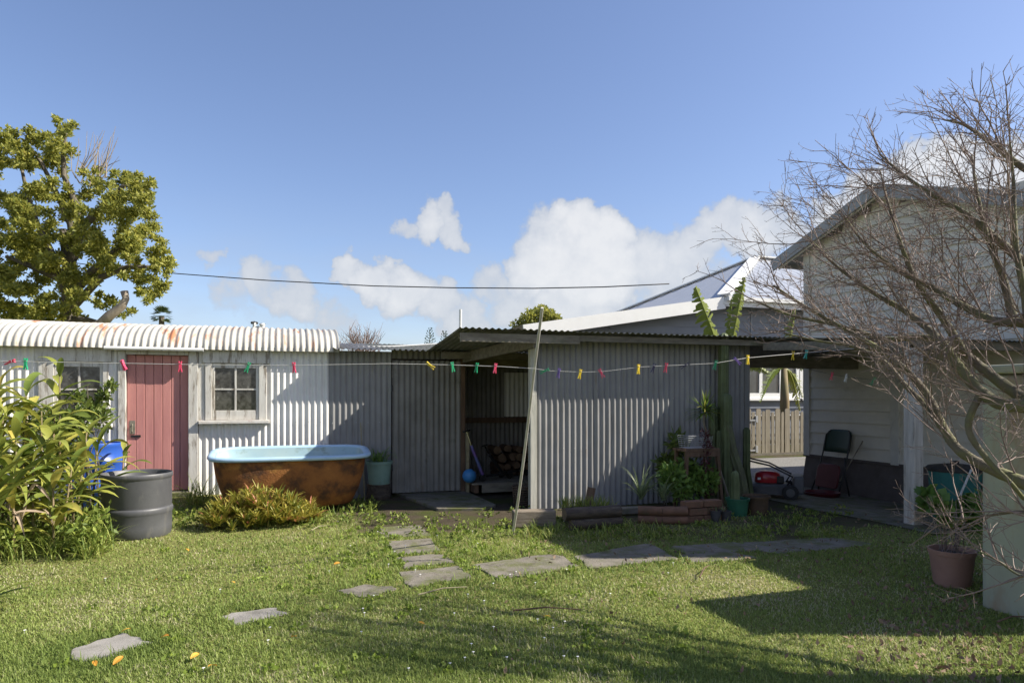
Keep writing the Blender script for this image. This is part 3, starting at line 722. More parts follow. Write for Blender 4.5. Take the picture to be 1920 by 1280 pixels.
# ------------------------------------------------------------------ neighbour's house
nb = thing('neighbour_house', (10.87, 15.5, 0), 'grey weatherboard house with white trim and pale hipped roof beyond shed', 'house')
NBB = 15.5
def ntop(a): return 3.01+(a-5.39)*.1661-.12
z = .3
while z < 3.8:
    a0 = 5.5 if ntop(5.5) > z+.05 else 5.39+(z+.17-3.01)/.1661
    if a0 < 10.8 or z < 3.7:
        q = MB(); vs = []
        for a in (a0, 21.6): vs += [(a, NBB-.02, z), (a, NBB, z), (a, NBB+.002, z+.2), (a, NBB-.005, z+.2)]
        q.add(vs, [(0,1,2,3),(7,6,5,4),(0,3,7,4),(1,0,4,5),(2,1,5,6),(3,2,6,7)]); q.build('weatherboard', M['neigh_board'], nb)
    z += .19
q = MB(); q.box(5.5, 21.6, NBB+.01, NBB+.1, 0, 2.8); q.box(10.8, 21.6, NBB+.01, NBB+.1, 2.8, 3.8); q.build('inner_wall', M['neigh_board'], nb)
q = MB(); q.bar((5.35, 15.12, 2.86), (10.9, 15.12, 3.77), .05, .31); q.build('barge_board', M['neigh_white'], nb)
q = MB(); q.bar((10.9, 15.12, 3.80), (22.1, 15.12, 3.80), .05, .24); q.build('fascia', M['neigh_white'], nb)
q = MB(); q.bar((10.95, 15.04, 3.87), (22.1, 15.04, 3.87), .11, .1); q.build('gutter', M['neigh_white'], nb)
q = MB(); q.add([(5.3,15.1,3.0),(10.9,15.1,3.93),(10.9,23,3.93),(5.3,23,3.0)], [(0,1,2,3)]); q.add([(5.5,15.1,2.85),(10.9,15.1,3.75),(10.9,15.5,3.75),(5.5,15.5,2.85)], [(3,2,1,0)]); q.build('lean_to_roof', M['neigh_roof'], nb)
E = [Vector((10.87,15.1,3.93)), Vector((22.2,15.1,3.93)), Vector((22.2,24.1,3.93)), Vector((10.87,24.1,3.93))]
R0, R1 = Vector((15.37,19.6,6.05)), Vector((17.7,19.6,6.05))
def roof_face(c0, c1, t0, t1, name='hip_roof'):
    """a corrugated roof plane between eave c0-c1 and ridge t0-t1"""
    e = (c1-c0).normalized(); up = ((t0-c0)-e*(t0-c0).dot(e)).normalized(); nn = e.cross(up).normalized()
    if nn.z < 0: nn = -nn
    H = (t0-c0).dot(up); l0 = (t0-c0).dot(e); wd = (c1-c0).length; l1 = (t1-c0).dot(e)
    q = MB(); n = int(wd/.3); vs = []; fs = []
    for i in range(n*4+1):
        x = wd*i/(n*4)
        hh = H*min(1, (x/l0 if l0 > 1e-6 else 1), ((wd-x)/(wd-l1) if wd-l1 > 1e-6 else 1))
        d = .018 if i % 4 == 0 else 0.0
        vs += [c0+e*x+nn*d, c0+e*x+up*max(hh, .001)+nn*d]
    for i in range(n*4): fs.append((2*i, 2*i+2, 2*i+3, 2*i+1))
    q.add(vs, fs); return q.build(name, M['neigh_roof'], nb)
roof_face(E[0], E[1], R0, R1); roof_face(E[3], E[0], R0, R0); roof_face(E[2], E[3], R1, R0); roof_face(E[1], E[2], R1, R1)
for p, r_ in ((E[0], R0), (E[3], R0), (E[1], R1), (E[2], R1), (R0, R1)):
    q = MB(); q.bar(p+Vector((0,0,.05)), r_+Vector((0,0,.05)), .34, .04); q.build('ridge_cap', M['neigh_white'], nb)
# windows seen through the gap
def nwin(a0, a1, z0, z1, muls):
    wn = bpy.data.objects.new('window', None); COL.objects.link(wn); wn.parent = nb; wn.location = Vector(((a0+a1)/2, NBB, z0))-wloc(nb)
    q = MB(); f = .09
    q.box(a0-f, a0, NBB-.07, NBB, z0, z1); q.box(a1, a1+f, NBB-.07, NBB, z0, z1); q.box(a0-f, a1+f, NBB-.07, NBB, z1+.001, z1+f); q.box(a0-f, a1+f, NBB-.07, NBB, z0-f*1.7, z0-.001)
    q.build('frame', M['neigh_white'], wn)
    q = MB(); q.box(a0-f-.06, a1+f+.06, NBB-.14, NBB-.02, z0-f*1.7-.05, z0-f*1.7-.002); q.build('sill', M['neigh_white'], wn)
    xs_ = [a0]+muls+[a1]
    for m_ in muls:
        q = MB(); q.box(m_-.05, m_+.05, NBB-.06, NBB-.001, z0, z1); q.build('mullion', M['neigh_white'], wn)
    for i in range(len(xs_)-1):
        q = MB(); q.box(xs_[i]+.02, xs_[i+1]-.02, NBB-.03, NBB-.022, z0, z1); q.build('pane', M['glass_neigh'], wn)
def AN(u): return onB(u, 700, NBB).x
nwin(AN(1380), AN(1490), 1.42, 2.75, [AN(1424), AN(1462)])
nwin(AN(1502), AN(1545), 1.42, 2.75, [AN(1522)])
for u in (1408, 1472):
    q = MB(); q.box(AN(u)-.02, AN(u)+.02, NBB-.03, NBB-.018, 2.8, 3.7); q.build('joint_cover', M['neigh_line'], nb)
for zz in (.78, 1.0):
    q = MB(); q.box(9.5, 21.5, NBB-.035, NBB-.021, zz, zz+.05); q.build('trim_rail', M['neigh_white'], nb)
q = MB(); q.box(AN(1142), AN(1154), NBB-.06, NBB-.02, 3.02, 3.2); q.build('wall_vent', M['neigh_board'], nb)

# ------------------------------------------------------------------ picket fence
fen = thing('picket_fence', (10.6, 12.9, 0), 'weathered wooden picket fence with a gate beyond the driveway', 'fence')
x = 8.5; i = 0
while x < 14.2:
    wd = (.135 if i % 2 == 0 else .078)*rng.uniform(.92, 1.06); zt = (1.04 if i % 2 == 0 else .985)+rng.uniform(-.02, .02)
    q = MB(); y = 12.9+rng.uniform(-.006, .006); tl = rng.uniform(-.008, .008)
    vs = []
    for yy in (y, y+.02):
        vs += [(x, yy, .05), (x+wd, yy, .05), (x+wd+tl, yy, zt-.03), (x+wd-.02+tl, yy, zt), (x+.02+tl, yy, zt), (x+tl, yy, zt-.03)]
    q.add(vs, [(5,4,3,2,1,0),(6,7,8,9,10,11)]+[(k, (k+1) % 6, 6+(k+1) % 6, 6+k) for k in range(6)])
    q.build('picket', M['fence_wood'], fen); x += wd+.030+rng.uniform(-.008, .008); i += 1
for zz in (.25, .8):
    q = MB(); q.box(8.4, 14.3, 12.925, 12.97, zz, zz+.09); q.build('rail', M['fence_wood'], fen)
q = MB(); q.box(8.4, 14.3, 12.88, 12.90, -.02, .045); q.build('base_board', M['old_wood'], fen)
for zz in (.78, .10):
    h0 = onB(1400, 790, 12.88).x; q = MB(); q.box(h0-.1, h0+.24, 12.875, 12.894, zz, zz+.035); q.box(h0+.245, h0+.30, 12.87, 12.894, zz-.03, zz+.12); q.build('hinge', M['galv'], fen)
# ------------------------------------------------------------------ things in the yard
def G(u, v):
    z = 0.0
    for _ in range(6):
        p = onG(u, v, z); z = gzf(p.x, p.y)
    return onG(u, v, z)
def gp(a, b): return Vector((a, b, gzf(a, b)))

# bathtub standing by the hut
tub = thing('bathtub', (.09, 8.46, .08), 'old rusty cast iron bathtub with pale blue rim', 'bathtub')
def superring(hx, hy, z, n=64, e=5.0, cut=.0):
    pts = []
    for i in range(n):
        w = 2*math.pi*i/n; cx, sy = math.cos(w), math.sin(w)
        r = (abs(cx)**e+abs(sy)**e)**(-1/e)
        pts.append((.09+hx*r*cx, 8.46+hy*r*sy, z+.10*hy*r*sy*min(1, z/.6)))
    return pts
def ringstack(rings, mt, name, parent, cap0=False, cap1=False):
    q = MB(); n = len(rings[0]); vs = [p for r_ in rings for p in r_]
    fs = [(i*n+j, i*n+(j+1) % n, (i+1)*n+(j+1) % n, (i+1)*n+j) for i in range(len(rings)-1) for j in range(n)]
    if cap0: fs.append(tuple(range(n-1, -1, -1)))
    if cap1: fs.append(tuple((len(rings)-1)*n+j for j in range(n)))
    q.add(vs, fs); return q.build(name, M[mt], parent, smooth=True)
ringstack([superring(.62,.23,.07,e=3), superring(.69,.27,.10,e=3.2), superring(.77,.315,.28,e=3.8), superring(.825,.345,.48,e=4), superring(.845,.355,.66,e=4.5)], 'rust', 'shell', tub, cap0=True)
ringstack([superring(.845,.355,.655), superring(.89,.385,.662), superring(.905,.395,.680), superring(.90,.392,.702), superring(.87,.372,.712), superring(.83,.345,.700), superring(.815,.335,.67)], 'tub_blue', 'rim', tub)
ringstack([superring(.818,.337,.69), superring(.80,.32,.60), superring(.77,.30,.54), superring(.70,.26,.50)], 'tub_inside', 'basin', tub)
q = MB(); rg = superring(.785, .312, .575); q.add(rg, [tuple(range(len(rg)))]); q.build('old_water', M['tub_soil'], tub)

# black half drum
ctr = onG(257, 1002, 0)
dr0 = thing('half_drum', (ctr.x, ctr.y, gzf(ctr.x, ctr.y)), 'black plastic half drum standing on the lawn edge', 'drum')
r0 = 59*6.8/1280
prof = [(r0*.93, .0), (r0*.97, .02), (r0*.985, .10), (r0*.985, .215), (r0*1.0, .225), (r0*1.015, .24), (r0*1.015, .265), (r0*1.0, .28), (r0*.975, .285), (r0*.975, .30), (r0*.985, .31), (r0*.975, .55), (r0*.985, .562), (r0*1.01, .57), (r0*1.01, .605), (r0*.99, .612), (r0*.95, .60), (r0*.94, .3), (r0*.9, .06)]
q = MB(); q.lathe(prof, (0,0,0), 48, cap1=False); q.build('drum_body', M['black_plastic'], dr0, smooth=True, local=True, auto=50)
q = MB(); q.lathe([(r0*.92, .2), (.01, .205)], (0,0,0), 32, cap0=False, cap1=True); q.build('soil_fill', M['soil'], dr0, local=True)
# blue barrel behind the plants
c_ = onB(178, 890, 8.8); bb = thing('blue_barrel', (c_.x, c_.y, gzf(c_.x, c_.y)), 'blue plastic barrel behind the leafy garden bed by the hut', 'barrel')
q = MB(); q.lathe([(.27, 0), (.285, .03), (.29, .22), (.30, .235), (.30, .255), (.29, .27), (.29, .50), (.30, .515), (.30, .535), (.285, .55), (.285, .68), (.295, .70), (.285, .725), (.27, .72), (.265, .3)], (0,0,0), 40, cap1=False); q.build('barrel_body', M['blue_plastic'], bb, smooth=True, local=True, auto=50)
q = MB(); q.lathe([(.264, .4), (.01, .4)], (0,0,0), 32, cap0=False); q.build('soil_fill', M['soil'], bb, local=True)

# green bucket planter on a stump
c_ = G(712, 936); st_ = thing('tree_stump', (c_.x, c_.y+.06, gzf(c_.x, c_.y)), 'short sawn log stump under the pale green bucket', 'stump')
q = MB(); q.lathe([(.165, 0), (.155, .05), (.15, .18), (.152, .20)], (0,0,0), 18, wob=lambda w, z: .06*math.sin(3*w)+.03*math.sin(7*w), cap1=False); q.build('bark', M['bark_log'], st_, smooth=True, local=True)
q = MB(); q.lathe([(.152, .199), (.01, .202)], (0,0,0), 18, wob=lambda w, z: .06*math.sin(3*w)+.03*math.sin(7*w), cap0=False); q.build('cut_face', M['log_end'], st_, local=True)
def pot(name, loc, r0_, r1_, h, mt, label, cat='pot', rim=.012, group=None, soil=True):
    o = thing(name, loc, label, cat, group)
    q = MB(); q.lathe([(r0_, 0), (lerp(r0_, r1_, .85), h*.86), (lerp(r0_, r1_, .87)+rim, h*.87), (r1_+rim, h), (r1_-.004, h), (r1_-.014, h*.8), (r0_*.9, h*.3)], (0,0,0), 28, cap1=False)
    q.build('pot_body', M[mt], o, smooth=True, local=True, auto=45)
    if soil:
        q = MB(); q.lathe([(r1_-.008, h*.86), (.004, h*.9)], (0,0,0), 24, cap0=False); q.build('soil_fill', M['soil'], o, local=True)
    return o
bk = Vector((st_.location.x, st_.location.y, st_.location.z+.20))
buck = pot('bucket_planter', bk, .135, .165, .30, 'pale_green_plastic', 'pale green plastic bucket planter standing on a log stump', 'bucket')

# ---------------------------------------------------------------- clothes line, prop and pegs
LP = [(-900,640,4.4),(-500,662,4.45),(-200,672,4.6),(0,677,4.75),(240,681,4.95),(340,683,5.0),(460,684.5,5.1),(550,685,5.15),(620,683.5,5.2),(730,681.5,5.25),(850,684,5.35),(940,687,5.42),(1003,691,5.48),(1030,695,5.5),(1090,697.5,5.5),(1130,696.5,5.5),(1200,688,5.52),(1340,681,5.6),(1400,671,5.7),(1500,662,6.0),(1620,652,6.6),(1706,640,7.1)]
def linept(u):
    for i in range(len(LP)-1):
        if LP[i][0] <= u <= LP[i+1][0]:
            t = (u-LP[i][0])/(LP[i+1][0]-LP[i][0]); return W(u, lerp(LP[i][1], LP[i+1][1], t), lerp(LP[i][2], LP[i+1][2], t))
cl = thing('clothes_line', W(*LP[12]), 'thin wire clothes line strung across the yard', 'clothes line')
q = MB(); q.tube([W(*p) for p in LP], .0026, 6); q.build('line_wire', M['wire'], cl, smooth=True)
e0 = W(*LP[0]); q = MB(); q.box(e0.x-.05, e0.x+.05, e0.y-.05, e0.y+.05, 0, e0.z+.1); q.build('end_post', M['verandah_post'], cl)
pb, pt = onG(961, 1005, -.03), W(1018.5, 577, 5.18)
pr = thing('clothes_prop', (pb.x, pb.y, 0), 'thin pale prop pole leaning up to the clothes line', 'pole')
q = MB(); q.tube([pb.lerp(pt, t)+Vector((.008*math.sin(t*5), 0, 0)) for t in (0, .2, .4, .6, .8, 1)], [.0135, .013, .0128, .0124, .012, .0115], 10); q.build('pole', M['pole_metal'], pr, smooth=True, auto=40)
PEGS = [(22,'pink',78,'leftmost pink peg lying flat along the clothes line'),(48,'green',0,'upright green peg beside the leftmost pink peg'),(230,'pink',-28,'tilted pink peg left of the red door'),
 (338,'pink',0,'pink peg hanging in front of the red door'),(466,'green',20,'tilted green peg in front of the hut window'),(551,'pink',-4,'pink peg against the white wall right of the hut window'),
 (804,'yellow',-55,'yellow peg lying over in front of the grey iron door'),(848,'green',-10,'green peg at the right edge of the grey iron door'),(894,'green',10,'green peg left of the pink one in the shed doorway'),
 (929,'pink',8,'pink peg hanging across the dark shed doorway'),(1024,'green',70,'small green peg just right of the prop pole'),(1048,'purple',12,'pale purple peg right of the prop pole'),(1088,'yellow',12,'yellow peg at the lowest sag of the line'),
 (1126,'pink',-28,'tilted pink peg right of the lowest yellow peg'),(1197,'yellow',4,'yellow peg left of a dark peg over the shed wall'),(1226,'navy',18,'dark navy peg between yellow and pink pegs'),(1249,'pink',10,'pink peg right of the dark navy peg'),
 (1287,'navy',62,'dark peg lying over, right of the pink one on the shed wall'),(1342,'green',14,'green peg left of the tall cactus top'),(1380,'purple',-48,'purple peg lying over at the shed corner'),(1402,'yellow',2,'yellow peg at the right corner of the shed'),
 (1487,'yellow',4,'yellow peg hanging among the bare twigs'),(1512,'teal',12,'teal green peg among the twigs, rightmost on the line')]
def make_peg(col):
    r = []
    for sgn in (-1, 1):
        q = MB(); vs = []
        for z, o_, w in ((.022, .006, .0045), (.012, .0045, .0055), (0, .0035, .0055), (-.02, .003, .005), (-.05, .0075, .0045)):
            vs += [(sgn*o_-w*.5, -.006, z), (sgn*o_+w*.5, -.006, z), (sgn*o_+w*.5, .006, z), (sgn*o_-w*.5, .006, z)]
        fs = [(0,1,2,3),(19,18,17,16)]+[(k*4+j, k*4+(j+1) % 4, k*4+4+(j+1) % 4, k*4+4+j) for k in range(4) for j in range(4)]
        q.add(vs, fs); r.append(q)
    return r
PM = {}
for col in ('pink', 'green', 'yellow', 'purple', 'navy', 'teal', 'white'):
    ms_ = []
    for q in make_peg(col):
        o = q.build('prong', M['peg_'+col]); ms_.append(o.data); bpy.data.objects.remove(o)
    PM[col] = ms_
q = MB(); q.tube([(-.008, 0, .002), (-.004, -.007, .006), (.004, -.007, .006), (.008, 0, .002)], .0012, 5); o = q.build('spring', M['galv']); SPR = o.data; bpy.data.objects.remove(o)
def peg(p, col, tilt, label, group='pegs on the clothes line', sc_=1.1):
    o = thing('clothes_peg', p, label, 'peg', group); o.rotation_euler = (0, R(tilt), -TH+rng.uniform(-.5, .5)); o.scale = (sc_*1.25, sc_*1.25, sc_)
    for me in PM[col]:
        c2 = bpy.data.objects.new('prong', me); COL.objects.link(c2); c2.parent = o
    c2 = bpy.data.objects.new('spring', SPR); COL.objects.link(c2); c2.parent = o
for u, col, tilt, lb in PEGS: peg(linept(u), col, tilt, lb)
# a second line in the shade of the verandah
L2 = [(1500,688,8.6),(1560,702,8.4),(1600,708,8.2),(1640,712,8.1),(1690,706,7.9),(1712,700,7.22)]
l2 = thing('verandah_line', W(*L2[2]), 'short thin line hanging in the shade under the verandah', 'clothes line')
q = MB(); q.tube([W(*p) for p in L2], .0022, 6); q.build('line_wire', M['cable'], l2, smooth=True)
for u, v, t, col, tl, lb in ((1560,702,8.4,'pink',12,'pink peg in the shade under the verandah'),(1587,706,8.25,'white',20,'pale peg in the shade under the verandah'),(1638,712,8.1,'green',30,'green peg in the shade under the verandah')):
    peg(W(u, v, t), col, tl, lb, 'pegs under the verandah', 1.4)

# ---------------------------------------------------------------- logs and planters along the shed
def log(name, p, q_, r, label, cat='log', mt='bark_log', wob=.06, n=16, group=None):
    p, q_ = Vector(p), Vector(q_); o = thing(name, (p+q_)/2-Vector((0,0,r)), label, cat, group)
    m = MB(); d = (q_-p); k = 8; ax = d.normalized(); r1 = ax.cross(Vector((0,0,1))).normalized(); r2 = r1.cross(ax)
    vs = []
    ph = rng.uniform(0, 6)
    for i in range(k+1):
        c2 = p+d*(i/k)
        for j in range(n):
            w = 2*math.pi*j/n; rr = r*(1+wob*math.sin(3*w+ph)+wob*.8*math.sin(5*w+i*1.3+ph)+rng.uniform(-.02, .02))
            vs.append(c2+(r1*math.cos(w)+r2*math.sin(w))*rr)
    m.add(vs, [(i*n+j, i*n+(j+1) % n, (i+1)*n+(j+1) % n, (i+1)*n+j) for i in range(k) for j in range(n)])
    m.build('bark', M[mt], o, smooth=True)
    for e, i in ((p, 0), (q_, k)):
        m = MB(); m.add([v+ax*(-.001 if i == 0 else .001) for v in vs[i*n:(i+1)*n]], [tuple(range(n))]); m.build('cut_end', M['log_end'], o)
    return o
def GB_(u, v, z=0): return onG(u, v, z)
a_, b_ = onG(1072, 995), onG(1166, 989)
log('planter_log', a_+Vector((0,0.03,.055)), b_+Vector((0,0.03,.055)), .058, 'lower of the two dark logs edging the planter', mt='bark_log')
log('planter_log', a_+Vector((-.06,0.05,.165)), b_+Vector((0,.05,.165)), .062, 'upper bark covered log of the planter edge', mt='bark_log')
log('end_log', onG(1052, 992)+Vector((0,.02,.0)), onG(1052, 992)+Vector((0,.02,.25)), .085, 'dark upright log at the left end of the planter', mt='bark_log')
s0, s1 = onG(966, 990), onG(1046, 988)
sl_ = thing('timber_sleeper', s0, 'weathered split timber sleeper lying beside the prop pole', 'timber')
q = MB(); q.bar(s0+Vector((0,.08,.085)), s1+Vector((0,.08,.09)), .16, .17); bevel(q.build('beam', M['sleeper'], sl_), .015, 3)
log('planter_chunk', onG(1106, 975)+Vector((0,.1,.0)), onG(1114, 975)+Vector((.03,.12,.34)), .045, 'brown stump piece standing up in the log planter', 'stump', 'brown_wood')
s0 = onG(1168, 968); q2 = thing('short_timber', s0, 'short pale timber offcut between the log planter and edging', 'timber')
q = MB(); q.bar(s0+Vector((0,.05,.06)), onG(1203, 966)+Vector((0,.05,.06)), .09, .075); bevel(q.build('beam', M['old_wood'], q2), .008)
ed = [(1200,982,1245,984,'left length of rounded terracotta coloured edging'),(1244,984,1292,984,'middle length of rounded terracotta coloured edging')]
for u0, v0, u1, v1, lb in ed:
    p, q_ = onG(u0, v0), onG(u1, v1)
    for k in range(2):
        log('edging_log', p+Vector((0,.04,.045+k*.095)), q_+Vector((0,.04,.045+k*.095)), .05, ('lower ' if k == 0 else 'upper ')+lb, 'edging', 'terracotta', .03, 14)
p = onG(1300, 984); br = thing('brick_planter', p, 'worn red brick stack with flaking paint behind the small pots', 'bricks')
for k in range(3):
    for j in range(2):
        q = MB(); x = p.x-.03+j*.235+(k % 2)*.05; y = p.y+.1+rng.uniform(-.01, .01); q.box(x, x+.225, y, y+.11, .002+k*.078, .074+k*.078); bevel(q.build('brick', M['terracotta'], br), .008)
# small pots
for u, v, r_, h, mt, lb in ((1318,978,.062,.115,'brown_pot','small brown pot, left one of the row below the bricks'),(1342,981,.058,.125,'grey_pot','small dark grey pot, middle of the row below the bricks'),(1361,979,.058,.11,'grey_pot','small dark grey pot beside the green pot')):
    c2 = onG(u, v-3); pot('plant_pot', (c2.x, c2.y, 0), r_*.8, r_, h, mt, lb, rim=.004, group='small pots by the shed')
c2 = onG(1383, 966); gp_ = pot('green_pot', (c2.x, c2.y, 0), .10, .125, .20, 'green_pot', 'green plastic pot with a ribbed cactus in front of the shed')
c2 = onG(1418, 962); pot('brown_tub', (c2.x, c2.y, 0), .12, .145, .21, 'brown_pot', 'leaning brown pot between the green pot and the mower')
c2 = onG(1797, 1100); pot('large_pot', (c2.x, c2.y+.05, 0), .115, .148, .262, 'pot_plum', 'large dull terracotta pot beside the green block wall', rim=.006)

# cacti: ribbed columns
def column(name, pts, r, ribs, mt, label, taper=.85, seg=10):
    r *= 1.2
    pts = [Vector(p) for p in pts]; o = thing(name, pts[0], label, 'cactus', 'cacti against the grey shed')
    q = MB(); n = ribs*4; path_ = []
    for i in range(seg+1):
        t = i/seg*(len(pts)-1); k = min(int(t), len(pts)-2); path_.append(pts[k].lerp(pts[k+1], t-k))
    tip = path_[-1]; dd = (path_[-1]-path_[-2]).normalized()
    rads = [r*lerp(1, taper, i/seg) for i in range(seg+1)]
    path_ += [tip+dd*r*.5, tip+dd*r*.85]; rads += [r*taper*.75, r*taper*.25]
    vs = []
    for p, rr in zip(path_, rads):
        for j in range(n):
            w = 2*math.pi*j/n; g = rr*(1+.24*math.cos(ribs*w)); vs.append(p+Vector((math.cos(w)*g, math.sin(w)*g, 0)))
    k = len(path_)
    q.add(vs, [(i*n+j, i*n+(j+1) % n, (i+1)*n+(j+1) % n, (i+1)*n+j) for i in range(k-1) for j in range(n)]+[tuple((k-1)*n+j for j in range(n))])
    q.build('ribbed_stem', M[mt], o, smooth=True); return o
def cg(u, v, b=7.42): return onB(u, v, b)
column('column_cactus', [(cg(1356,900,7.45).x, 7.45, 0), cg(1356,780,7.45), cg(1357,632,7.45)], .052, 7, 'cactus', 'tallest column cactus, reaching up to the shed eave')
column('column_cactus', [(cg(1364,900,7.33).x, 7.33, 0), cg(1363,860,7.33), cg(1362,745,7.33)], .052, 7, 'cactus', 'mid height ribbed cactus in front of the tallest one', .95)
column('column_cactus', [(cg(1338,900,7.48).x, 7.48, 0), cg(1338,860,7.48), cg(1337,765,7.48)], .045, 7, 'cactus', 'slim cactus column left of the tallest cactus', .9)
column('column_cactus', [(cg(1349,900,7.38).x, 7.38, 0), cg(1349,860,7.38), cg(1349,812,7.38)], .034, 6, 'cactus', 'short slim cactus between two taller columns', .9)
column('column_cactus', [(cg(1398,930,7.2).x, 7.2, 0), cg(1388,890,7.24), cg(1372,840,7.3), cg(1364,800,7.32)], .05, 6, 'cactus_old', 'scarred old cactus trunk leaning to the left', .9)
column('column_cactus', [(cg(1401,930,7.45).x+.02, 7.4, 0), cg(1400,880,7.4), cg(1400,806,7.4)], .035, 6, 'cactus', 'narrow green cactus at the right corner of the shed', .95)
pc = gp_.location; column('pot_cactus', [(pc.x-.03, pc.y, .17), (pc.x-.025, pc.y, .3), (pc.x-.03, pc.y, .47)], .04, 5, 'cactus', 'striped pale green cactus growing in the green pot', .8)

# wooden plant stand with wire basket
sp = onG(1318, 958); stn = thing('plant_stand', (sp.x, sp.y, 0), 'rough brown wooden plant stand among the pots', 'plant stand')
TZ = cg(1310, 842, sp.y).z
xl, xr = cg(1283, 900, sp.y).x, cg(1343, 900, sp.y).x
for (x0, x1, y) in ((xl+.02, xl-.0, -.02), (xr-.0, xr+.07, -.02), (xl+.02, xl, .2), (xr-.02, xr, .2)):
    q = MB(); q.bar((x0, sp.y+y, TZ-.02), (x1, sp.y+y, 0), .035, .035, up=(0,1,0)); q.build('leg', M['brown_wood'], stn)
for y in (.0, .09, .18):
    q = MB(); q.box(xl-.02, xr+.02, sp.y-.04+y, sp.y+.04+y, TZ-.02, TZ+.01); q.build('top_slat', M['brown_wood'], stn)
q = MB(); q.box(xl, xr+.03, sp.y-.035, sp.y-.012, TZ-.085, TZ-.022); q.build('apron', M['brown_wood'], stn)
q = MB(); q.box(xl, xr+.03, sp.y-.02, sp.y+.2, .28, .30); q.build('shelf', M['brown_wood'], stn)
wb = thing('wire_basket', ((xl+xr)/2-.02, sp.y+.08, TZ+.012), 'empty grey wire basket on top of the wooden stand', 'basket')
q = MB(); hx, hy = .15, .10
for k in range(7):
    z = .003+k*.024; e = 1+k*.02
    q.tube([(-hx*e,-hy*e,z),(hx*e,-hy*e,z),(hx*e,hy*e,z),(-hx*e,hy*e,z),(-hx*e,-hy*e,z)], .002, 4)
for k in range(9):
    x = -hx+2*hx*k/8
    for y in (-hy, hy): q.tube([(x, y, .003), (x*1.12, y*1.12, .147)], .0018, 4)
for k in range(7): q.tube([(-hx, -hy+2*hy*k/6, .003), (hx, -hy+2*hy*k/6, .003)], .0018, 4)
tag(q.build('wire_mesh', M['galv'], wb, local=True), kind='stuff')
p0_, p1_ = onG(1372, 952), cg(1338, 845, sp.y+.1); stx = thing('garden_stake', p0_, 'grey wooden stake leaning against the plant stand', 'stake')
q = MB(); q.tube([p0_, p1_], [.017, .014], 7); q.build('stake', M['old_wood_v'], stx, smooth=True, auto=40)

# ---------------------------------------------------------------- mower
mp = Vector((6.18, 7.62, 0)); mw = thing('lawn_mower', (mp.x, mp.y, gzf(mp.x, mp.y)), 'red and black petrol lawn mower parked by the shed corner', 'lawn mower', rz=R(-38))
q = MB(); vs = []
for z, sx, sy in ((.07, .30, .23), (.16, .30, .23), (.19, .26, .20)):
    for i in range(24):
        w = 2*math.pi*i/24; rr = (abs(math.cos(w))**4+abs(math.sin(w))**4)**-.25; vs.append((sx*rr*math.cos(w), sy*rr*math.sin(w), z))
q.add(vs, [(i*24+j, i*24+(j+1) % 24, (i+1)*24+(j+1) % 24, (i+1)*24+j) for i in range(2) for j in range(24)]+[tuple(48+j for j in range(24))]); q.build('deck', M['mower_deck'], mw, smooth=True, local=True, auto=40)
q = MB(); vs = []
for z, s_ in ((.20, 1), (.26, 1.05), (.32, .95), (.35, .6)):
    for i in range(20):
        w = 2*math.pi*i/20; vs.append((-.03+.16*s_*math.cos(w)*(1+.15*math.cos(w)), .12*s_*math.sin(w), z))
q.add(vs, [(i*20+j, i*20+(j+1) % 20, (i+1)*20+(j+1) % 20, (i+1)*20+j) for i in range(3) for j in range(20)]+[tuple(60+j for j in range(20))]); q.build('engine_cover', M['mower_red'], mw, smooth=True, local=True)
q = MB(); q.box(.10, .2, -.08, .08, .19, .29); bevel(q.build('engine_block', M['black_metal'], mw, local=True), .015)
q = MB(); q.box(-.13, -.09, -.125, -.115, .24, .27); q.build('badge', M['pvc_white'], mw, local=True)
def wheel(x, y, r):
    q = MB(); q.lathe([(r*.55, -.025), (r*.9, -.025), (r, -.018), (r, .018), (r*.9, .025), (r*.55, .025)], (0,0,0), 24); w = q.build('wheel', M['rubber'], mw, smooth=True, local=True, auto=40)
    w.location = (x, y, r); w.rotation_euler = (R(90), 0, 0)
    q = MB(); q.lathe([(.01, -.03), (r*.5, -.028), (r*.55, .028), (.01, .03)], (0,0,0), 16); h = q.build('hub', M['mower_deck'], w, smooth=True, local=True, auto=40)
for x, y, r in ((-.26, .25, .085), (-.26, -.25, .085), (.27, .25, .10), (.27, -.25, .10)): wheel(x, y, r)
q = MB()
for y in (-.2, .2): q.tube([(.22, y, .16), (.30, y, .30), (.02, y, .44), (-.35, y, .52)], .011, 8)
q.tube([(-.35, -.2, .52), (-.35, .2, .52)], .012, 8); q.build('handle', M['black_metal'], mw, smooth=True, local=True)
q = MB(); q.box(.31, .44, -.17, .17, .07, .30); bevel(q.build('grass_flap', M['black_plastic'], mw, local=True), .03, 3)

# ---------------------------------------------------------------- folded chairs against the house
cp = onG(1577, 924, -.1); ch = thing('folding_chair', (HA-.42, cp.y, gzf(HA-.42, cp.y)), 'old metal chair with dark green back leaning on the house wall', 'chair', rz=R(-90))
